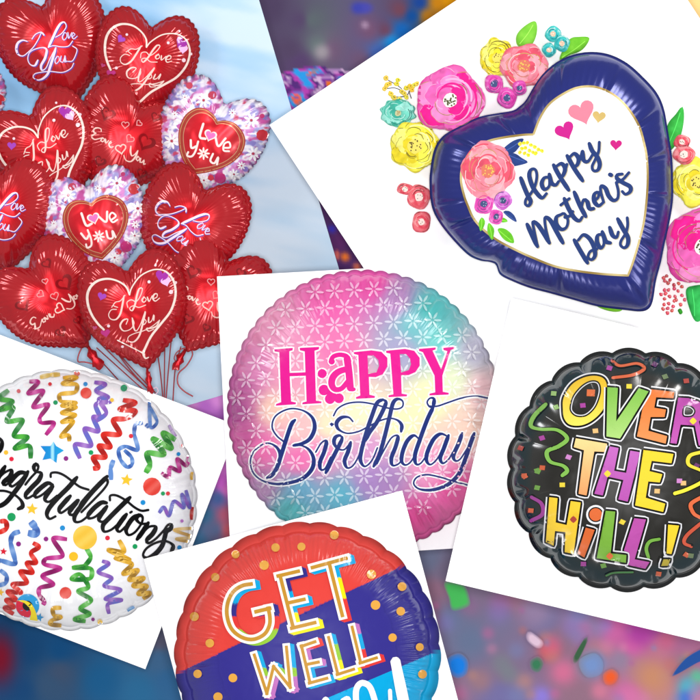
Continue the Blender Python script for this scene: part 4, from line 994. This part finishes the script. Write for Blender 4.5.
dots([((85, 537.5), 12, gold_grad), ((152, 486.5), 9, red_grad), ((86, 393), 5.6, red_grad), ((65.5, 593), 6, red_grad), ((73.5, 556.5), 4.6, (250, 190, 30)), ((11.5, 517), 4.2, (20, 160, 90)),
      ((11.5, 459), 2.3, (232, 32, 60)), ((6, 452.5), 2.3, (248, 190, 50)), ((66, 458.5), 2.4, (142, 34, 130)), ((91, 452.5), 2.4, (20, 160, 90)), ((55.5, 402.5), 2.3, (20, 150, 90)), ((50, 384), 1.9, (220, 40, 50)), ((18.5, 391), 2.0, (220, 40, 60)), ((85.5, 384), 2.2, (30, 140, 210)),
      ((62.5, 528), 2.6, (20, 140, 210)), ((46, 539), 2.4, (142, 34, 130)), ((18.5, 544), 2.5, (142, 34, 130)), ((107.5, 538), 2.4, (226, 36, 60)), ((135, 546.5), 2.5, (20, 160, 90)), ((143, 502.5), 2.5, (20, 140, 210)), ((163, 493.5), 2.1, (20, 160, 90)), ((168, 493.5), 2.1, (226, 50, 60)),
      ((131, 436), 2.2, (226, 40, 60)), ((112, 400), 2.0, (246, 196, 60)), ((178.5, 454), 2.0, (30, 140, 210)), ((183, 445.5), 1.9, (226, 60, 60)), ((179.5, 547.5), 2.3, (30, 140, 210)), ((182, 521), 1.7, (190, 110, 200)), ((93, 619.5), 1.8, (142, 34, 130)), ((124, 388), 3.4, (40, 170, 110)), ((77, 373), 3.0, (232, 120, 110)), ((100, 622), 2.6, (246, 196, 60))])
for c_, r_, col, rot in [((32, 509), 6.2, (250, 196, 40), .1), ((126.5, 480), 6.4, (250, 196, 40), .15), ((3.5, 551.5), 3.8, (226, 30, 50), .1), ((39.5, 617.5), 4.5, (30, 150, 214), 0.3), ((0.5, 592.5), 4, (248, 190, 50), .2)]:
    p = Pr(off=CC); p.star(c_, r_, col, 1.8, rot=rot); p.build('printed_star', csf, PEARL, croot)
p = Pr(off=CC); w30 = window(0, 430, 10)
p.poly(w30([(405,160),(505,160),(535,115),(562,160),(640,205),(575,245),(565,330),(505,285),(425,300),(455,225)]), lambda u, v: np.where(((u > 50.5) & (u < 54))[:, None], np.array([150, 220, 246.]), np.array([14, 130, 214.]) + np.clip((u[:, None] - 40) * 1.4, 0, 50) * np.array([0, 1, .2])), 1.8, grid=1.5, step=1.5)
p.build('printed_star', csf, PEARL, croot)
# round maker's emblem
EM = (27.5, 605.8)
p = Pr(off=CC)
p.disk(EM, 11.8, (30, 160, 226), 2.6, n=24)
p.poly([(EM[0] - 10.4, EM[1] - 5.2), (EM[0] - 6, EM[1] - 4.6), (EM[0] + 1, EM[1] - 2), (EM[0] + 5, EM[1] + 3), (EM[0] + 6.5, EM[1] + 9.6), (EM[0] + 1, EM[1] + 11.6), (EM[0] - 6, EM[1] + 9.8), (EM[0] - 10.6, EM[1] + 4.8), (EM[0] - 11.6, EM[1])], (232, 22, 60), 3.6, smooth=True, grid=2)
p.disk(EM, 5.0, (10, 10, 10), 4.8, n=16)
p.poly([(EM[0] - 10.4, EM[1] - 5.2), (EM[0] - 3, EM[1] - 5.4), (EM[0] + 4, EM[1] - 1.5), (EM[0] + 8.2, EM[1] + 6), (EM[0] + 10.2, EM[1] + 15.2), (EM[0] + 2.2, EM[1] + 14.2), (EM[0] + 3.4, EM[1] + 6), (EM[0] - 1, EM[1] - 1), (EM[0] - 6, EM[1] - 4)], (252, 226, 20), 6.0, smooth=True, grid=2, sharp=(0, 4, 5))
p.build('round_emblem', csf, PEARL, croot)

# ------------------------------------------------------------------ black over the hill balloon
OC = (628, 470)
oo = [(119.5 * math.cos(math.radians(a)), 120 * math.sin(math.radians(a))) for a in range(0, 360, 3)]
osf = Surf(oo, (0, 0), H=42, back=16, a=3.0, b=0.6, creases=22, depth=0.75, length=(0.09, 0.17), width=(0.018, 0.03), scallop=22, scallop_amp=0.020, seam=0.97, seed=4)
oroot = empty('round_balloon', (X(OC[0]), Y(OC[1]), 2.19), 'round black balloon with big multicoloured capitals, cut by the right edge', 'balloon')
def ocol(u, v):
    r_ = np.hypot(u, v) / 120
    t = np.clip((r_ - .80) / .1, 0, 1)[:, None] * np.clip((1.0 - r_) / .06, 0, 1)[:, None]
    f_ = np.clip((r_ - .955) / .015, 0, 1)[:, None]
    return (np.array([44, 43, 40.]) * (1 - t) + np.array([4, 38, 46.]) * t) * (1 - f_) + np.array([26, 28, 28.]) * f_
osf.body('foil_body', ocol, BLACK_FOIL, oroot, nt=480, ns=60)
o1, o2, o3, o4, o5 = window(550, 365, 7), window(620, 365, 8.75), window(560, 430, 5.833), window(535, 485, 7), window(610, 485, 7.78)
os1, os2 = window(500, 340, 3.5), window(500, 450, 3.5)
for pts, w_, col in [(os1([(160,225),(120,265),(108,300),(140,312),(200,315),(235,345),(205,372),(165,390),(175,425),(220,440),(235,458),(218,474)]), 4.4, (130,190,80)), (os2([(110,165),(145,188),(148,225),(108,248)]), 4.2, (160,60,150)),
                     (os1([(392,72),(420,90),(480,82),(505,100),(465,122),(395,132)]), 3.6, (220,100,60)), (os2([(705,165),(668,190),(678,222),(700,236)]), 4.2, (232,108,64)), (os2([(705,255),(655,298),(645,325),(670,338)]), 3.8, (214,84,56)),
                     (os2([(612,152),(650,140),(700,116),(715,100)]), 5.2, (238,230,60)), (os1([(705,392),(665,405),(660,435),(700,455)]), 4.0, (236,220,60)), (os2([(558,312),(525,320),(512,345),(520,378)]), 3.6, (120,180,70)), (os2([(372,440),(400,430),(465,428)]), 2.6, (70,130,70))]:
    p = Pr(off=OC); p.stroke(pts, w_ * .8, w_, (16, 16, 16), 0.1, grow=.7); p.stroke(pts, w_ * .7, w_, col, 0.9); p.build('printed_squiggle', osf, PEARL, oroot)
sq = [(383,98,'p',os1),(452,162,'y',os1),(578,128,'g2',os1),(652,143,'r',os1),(542,85,'p2',os1),(147,343,'p',os1),(240,410,'lp',os1),(334,318,'pe',os1),(188,187,'lg',os1),(196,235,'lg',os1),(132,460,'g',os1),(148,447,'o',os1),(85,475,'o',os1),(460,40,'Y',os1),(72,378,'r',os1),(60,300,'y',os1),(318,185,'O',os1),(290,229,'p',os1),
      (86,92,'o',os2),(130,132,'g',os2),(218,122,'y',os2),(130,72,'g',os2),(40,90,'y',os2),(66,155,'g',os2),(550,144,'pe',os2),(628,108,'lp',os2),(642,116,'pe',os2),(362,405,'g',os2),(292,399,'p',os2),(652,367,'o',os2),(668,370,'g2',os2),(555,434,'o',os2),(428,252,'y',os2),(688,55,'p2',os2),(520,452,'g',os2),(108,212,'o',os2),(655,400,'g2',os2)]
cm = dict(p=(172,66,158), p2=(110,60,110), lp=(206,130,200), y=(240,214,60), Y=(250,240,50), g=(110,160,70), g2=(110,130,90), lg=(150,190,110), r=(180,70,60), o=(214,96,60), O=(226,110,60), pe=(240,190,120))
bits = []
for i, (x, y, k, f) in enumerate(sq):
    c_ = f([(x, y)])[0]
    if math.hypot(c_[0] - OC[0], c_[1] - OC[1]) > 110: continue
    a = rng.uniform(-.6, .6); s_ = 3.0 if k != 'O' else 4.5; P_ = []
    for dx, dy in ((-1, -1), (1, -1), (1, 1), (-1, 1)):
        P_.append((c_[0] + s_ * .9 * (dx * math.cos(a) - dy * math.sin(a)), c_[1] + s_ * .75 * (dx * math.sin(a) + dy * math.cos(a))))
    p = Pr(off=OC); p.poly(P_, cm[k], 0.9); p.build('printed_confetti', osf, PEARL, oroot)
ygrad = lambda u, v: np.array([238, 190, 36.]) + np.clip((v[:, None] - 380) / 50, 0, 1) * np.array([12, 46, 60.])
def grad(c1, c2, y0, y1):
    return lambda u, v: np.array(c1, float) + np.clip((v[:, None] - y0) / (y1 - y0), 0, 1) * (np.array(c2, float) - np.array(c1, float))
LET = [
 ('O', o1([(90,310),(95,230),(150,140),(230,90),(310,75),(372,92),(398,140),(396,220),(372,310),(300,385),(220,422),(140,418),(100,375)]), [o1([(142,290),(165,215),(225,145),(290,112),(340,125),(352,190),(318,290),(255,352),(190,358),(150,330)])], ygrad, True),
 ('T', o3([(92,48),(275,80),(265,128),(200,125),(155,382),(108,372),(140,118),(80,100)]), [], grad((252,216,140),(246,160,96),440,495), False),
 ('H', o3([(290,95),(342,105),(316,238),(386,250),(410,120),(468,130),(395,418),(340,405),(370,292),(278,272),(250,382),(200,372)]), [], grad((200,104,196),(186,78,176),440,500), False),
 ('R', o2([(510,285),(600,290),(690,320),(745,370),(740,440),(690,495),(745,700),(690,705),(655,530),(530,522),(495,690),(440,682),(475,480)]), [o2([(562,362),(620,362),(655,400),(630,445),(555,442)])], grad((176,62,158),(200,90,184),390,445), False),
 ('E', o2([(270,212),(475,236),(468,290),(316,282),(300,374),(402,390),(390,455),(268,455),(248,575),(412,622),(400,688),(148,625),(195,390)]), [], grad((232,116,48),(240,150,84),385,445), False),
 ('V', o1([(402,155),(475,160),(463,395),(622,162),(690,185),(490,515),(395,500)]), [], grad((124,190,70),(176,220,120),385,440), False),
 ('E', o3([(487,116),(662,140),(650,194),(535,180),(522,240),(597,258),(582,306),(515,300),(500,395),(614,430),(602,478),(438,440)]), [], (250, 214, 44), False),
 ('H', o4([(100,85),(158,92),(145,262),(222,280),(250,112),(320,122),(270,482),(208,470),(213,330),(140,322),(130,425),(76,398)]), [], (250, 208, 50), False),
 ('i', o4([(355,298),(418,315),(345,508),(298,480)]), [], (228, 106, 50), False),
 ('L', o5([(188,258),(280,268),(192,578),(308,600),(275,652),(138,622),(150,528),(108,510)]), [], (190, 78, 170), False),
 ('L', o4([(495,180),(562,186),(530,478),(640,490),(636,545),(432,512)]), [], (124, 182, 62), False),
 ('x', o5([(452,308),(538,316),(478,538),(440,532)]), [], (250, 214, 44), False),
 ('x', o5([(416,578),(470,578),(452,628),(398,630)]), [], (184, 164, 50), False)]
groups_ = {'OVER': [0, 3, 4, 5], 'THE': [1, 2, 6], 'HILL': [7, 8, 9, 10, 11, 12]}
for gi, (gname, ids) in enumerate(groups_.items()):
    L_ = 2.0
    for i in ids:
        p = Pr(off=OC)
        nm, pts, hl, col, sm = LET[i]
        p.stroke(pts, 6.6, col=(232, 232, 236), layer=L_, closed=True, smooth=sm)
        p.stroke(pts, 3.8, col=(16, 16, 16), layer=L_ + 1.4, closed=True, smooth=sm)
        for h_ in hl:
            p.stroke(h_, 3.4, col=(232, 232, 236), layer=L_ + 0.6, closed=True, smooth=True)
        p.poly(pts, col, L_ + 2.8, holes=hl, smooth=sm)
        for h_ in hl: p.stroke(h_, 1.4, col=(16, 16, 16), layer=L_ + 3.6, closed=True)
        if nm == 'i':
            dd = o4([(425, 207)])[0]
            p.disk(dd, 9.6, (236, 236, 240), L_ + 4, n=24); p.disk(dd, 7.6, (16, 16, 16), L_ + 4.8, n=24); p.disk(dd, 6.4, (230, 108, 54), L_ + 5.6, n=24)
        L_ += 4.6
        p.build('letter', osf, PEARL, oroot)
for c_, k in [(o3([(277, 255)])[0], 'y'), (o3([(78, 522)])[0], 'r'), (o2([(640, 490)])[0], 'y'), (o4([(523, 498)])[0], 'O')]:
    p = Pr(off=OC); p.star(c_, 3.6, cm[k], 36, n=4, inner=.8); p.build('printed_confetti', osf, PEARL, oroot)

# ------------------------------------------------------------------ get well balloon
GC = (307.5, 655)
go = [(132.5 * math.cos(math.radians(a)), 132.5 * math.sin(math.radians(a))) for a in range(0, 360, 3)]
gsf = Surf(go, (0, 0), H=44, back=16, a=2.9, b=0.6, creases=56, depth=0.20, length=(0.10, 0.30), width=(0.012, 0.02), scallop=30, scallop_amp=0.009, seam=0.93, seed=6, ripple=0.8, ripple_n=150)
groot = empty('round_balloon', (X(GC[0]), Y(GC[1]), 2.27), 'round balloon in red, navy and cyan bands with gold outlined capitals at the bottom', 'balloon')
def gcol(u, v):
    x, y = u + GC[0], v + GC[1]; c = np.tile(np.array([236, 66, 58.]), (len(u), 1))
    c[y > 674 - 0.476 * (x - 175.8)] = (54, 48, 146); c[y > 700 - 0.425 * (x - 322.6)] = (0, 172, 232)
    return c
gsf.body('foil_body', gcol, SATIN, groot, nt=900, ns=64)
def halfplane(poly, f):
    out = []; n = len(poly)
    for i in range(n):
        a, b = poly[i], poly[(i + 1) % n]; fa, fb = f(a), f(b)
        if fa >= 0: out.append(a)
        if (fa >= 0) != (fb >= 0):
            t = fa / (fa - fb); out.append((a[0] + (b[0] - a[0]) * t, a[1] + (b[1] - a[1]) * t))
    return out
th_ = np.linspace(-PI, PI, 400, endpoint=False); Rg = gsf.R(th_) * 0.67
disc = [(GC[0] + math.cos(a) * r_, GC[1] + math.sin(a) * r_) for a, r_ in zip(th_, Rg)]
l1 = lambda q: q[1] - (674 - 0.476 * (q[0] - 175.8)); l2 = lambda q: q[1] - (700 - 0.425 * (q[0] - 322.6))
nav = halfplane(halfplane(disc, l1), lambda q: -l2(q)); cya = halfplane(disc, l2)
p = Pr(off=GC); p.poly(nav, (54, 48, 146), 4.5, grid=2.0, step=2.2); p.build('navy_band', gsf, SATIN, groot)
p = Pr(off=GC); p.poly(cya, (0, 172, 232), 4.5, grid=2.0, step=2.2); p.build('cyan_band', gsf, SATIN, groot)
g1, g2, g3, g4 = window(215, 550, 7), window(280, 545, 7), window(240, 600, 7), window(330, 600, 7)
gd1, gd2 = window(150, 510, 3.68), window(290, 510, 3.684)
for c_ in gd1([(315,163),(462,138),(420,203),(240,247),(163,392),(220,490),(175,603),(305,618),(250,688)]) + gd2([(163,92),(300,237),(413,282),(315,350),(408,373),(378,470),(478,505),(488,605),(42,135)]):
    p = Pr(off=GC); p.disk(c_, rng.uniform(3.9, 4.8), (238, 170, 66), 6 if math.hypot(c_[0] - GC[0], c_[1] - GC[1]) < 118 else 0.6, n=18); p.build('printed_dot', gsf, SATIN, groot)
CY, NV, YE, GN, PU, RD = (0, 170, 230), (52, 46, 140), (250, 236, 10), (150, 206, 50), (196, 110, 190), (236, 56, 52)
def block(strokes, ext_cols, y0, y1, wide, dx=(4.6, 2.0)):
    """skeleton letter: coloured extrusion, white slab, gold inline"""
    k = len(ext_cols)
    def ec(u, v):
        i = np.clip(((v - y0) / (y1 - y0) * k).astype(int), 0, k - 1)
        return np.array(ext_cols, float)[i]
    out = []
    for t in (1.0, 0.66, 0.33):
        for st in strokes: p.stroke([(a + dx[0] * t, b + dx[1] * t) for a, b in st], wide, col=ec, layer=6.4, smooth=False if len(st) < 8 else True, cap=False)
    for st in strokes: p.stroke(ends(st, 0.0), wide, col=(255, 253, 246), layer=9.2, smooth=len(st) >= 8, cap=False)
    for st in strokes: p.stroke(ends(st, -2.4), wide * .42, col=(206, 148, 44), layer=12, smooth=len(st) >= 8, cap=False)
def ends(st, e):
    P = [np.array(q, float) for q in st]
    a = P[0] - P[1]; a = a / np.hypot(*a); b = P[-1] - P[-2]; b = b / np.hypot(*b)
    P[0] = P[0] + a * e; P[-1] = P[-1] + b * e
    return [tuple(q) for q in P]
E8 = 4.3
def corner(sts): return [ends(s_, 3.9) for s_ in sts]
p = Pr(off=GC); block(corner([g1([(255,238),(190,250),(125,295),(88,375),(85,465),(118,555),(190,612),(270,625),(345,590),(380,530),(384,470),(372,405)]), g1([(385,408),(285,432)])]), [CY, CY, NV, RD, GN], 578, 642, 9.2, dx=(5.0, 1.6)); p.build('letter', gsf, SATIN, groot)
p = Pr(off=GC); block(corner([g1([(455,178),(548,545)]), g1([(440,182),(585,148)]), g1([(505,372),(625,345)]), g1([(535,548),(700,508)])]), [NV, NV, CY, CY, YE, YE], 570, 634, 8.6); p.build('letter', gsf, SATIN, groot)
p = Pr(off=GC); block(corner([g2([(225,158),(465,92)]), g2([(345,130),(437,495)])]), [CY, CY, YE, YE, RD, RD], 556, 620, 8.6); p.build('letter', gsf, SATIN, groot)
p = Pr(off=GC); block(corner([g3([(100,385),(188,655)]), g3([(188,655),(235,465)]), g3([(235,465),(352,612)]), g3([(352,612),(325,330)])]), [CY, CY, GN, PU, PU], 650, 694, 7.4, dx=(4.4, 1.2)); p.build('letter', gsf, SATIN, groot)
p = Pr(off=GC); block(corner([g3([(430,320),(490,580)]), g3([(428,325),(525,292)]), g3([(462,452),(548,435)]), g3([(485,582),(608,548)])]), [RD, PU, PU, CY, CY], 640, 684, 7.4, dx=(4.2, 1.4)); p.build('letter', gsf, SATIN, groot)
p = Pr(off=GC); block(corner([g3([(620,262),(685,520)]), g3([(680,522),(795,485)])]), [CY, GN, GN, YE, YE], 636, 676, 7.2, dx=(4.4, 1.4)); p.build('letter', gsf, SATIN, groot)
p = Pr(off=GC); block(corner([g4([(155,190),(215,440)]), g4([(210,442),(325,405)])]), [PU, CY, CY, RD, RD], 626, 664, 7.2, dx=(4.4, 1.2)); p.build('letter', gsf, SATIN, groot)
p = Pr(off=GC)
for st, a_ in [([(185,760),(182,640),(205,590),(240,582),(285,620),(330,760)], 6.0), ([(90,705),(125,690),(130,740)], 5.0), ([(420,635),(425,760)], 4.0), ([(-60,740),(-30,690),(0,740)], 4.0)]:
    p.stroke(g4(st), a_, col=(255, 253, 250), layer=7)
p.poly(g4([(425,425),(440,402),(465,398),(488,415),(500,460),(560,760),(490,760),(430,470)]), (255, 253, 250), 7, smooth=True)
p.build('lettering', gsf, SATIN, groot)

# ------------------------------------------------------------------ camera, light, world
cam = bpy.data.cameras.new('camera'); co_ = bpy.data.objects.new('camera', cam); COL.objects.link(co_)
cam.type = 'ORTHO'; cam.ortho_scale = 7.0; co_.location = (0, 0, 20); cam.clip_end = 200
scene.camera = co_
def sun(rx, ry, e, ang, col=(1, 1, 1)):
    l = bpy.data.lights.new('studio_key', 'SUN'); l.energy = e; l.angle = math.radians(ang); l.color = col
    o = bpy.data.objects.new('studio_key', l); COL.objects.link(o); o.rotation_euler = (math.radians(rx), math.radians(ry), 0); o.location = (0, 0, 15)
sun(0, 0, 2.3, 6)
def area(loc, size, e, col=(1, 1, 1), sy=None):
    l = bpy.data.lights.new('softbox', 'AREA'); l.shape = 'RECTANGLE'; l.size = size; l.size_y = sy or size; l.energy = e; l.color = col
    o = bpy.data.objects.new('softbox', l); COL.objects.link(o); o.location = loc
    o.rotation_euler = (-Vector(loc)).to_track_quat('-Z', 'Y').to_euler()
area((7, 8, 10), 2.2, 620, (1, .98, .96), 4.5)
area((-9, 7, 9), 2, 360, (.97, .98, 1), 4)
area((-3, -11, 9), 4, 260, (1, .97, .95), 1.6)
area((12, -2, 7), 1.5, 220, (1, .97, .95), 5)
wd = bpy.data.worlds.new('World'); scene.world = wd; wd.use_nodes = True
bg = wd.node_tree.nodes['Background']; bg.inputs[0].default_value = (0.95, 0.97, 1, 1); bg.inputs[1].default_value = 0.36
scene.view_settings.view_transform = 'Standard'; scene.view_settings.look = 'None'; scene.view_settings.exposure = 0; scene.view_settings.gamma = 1
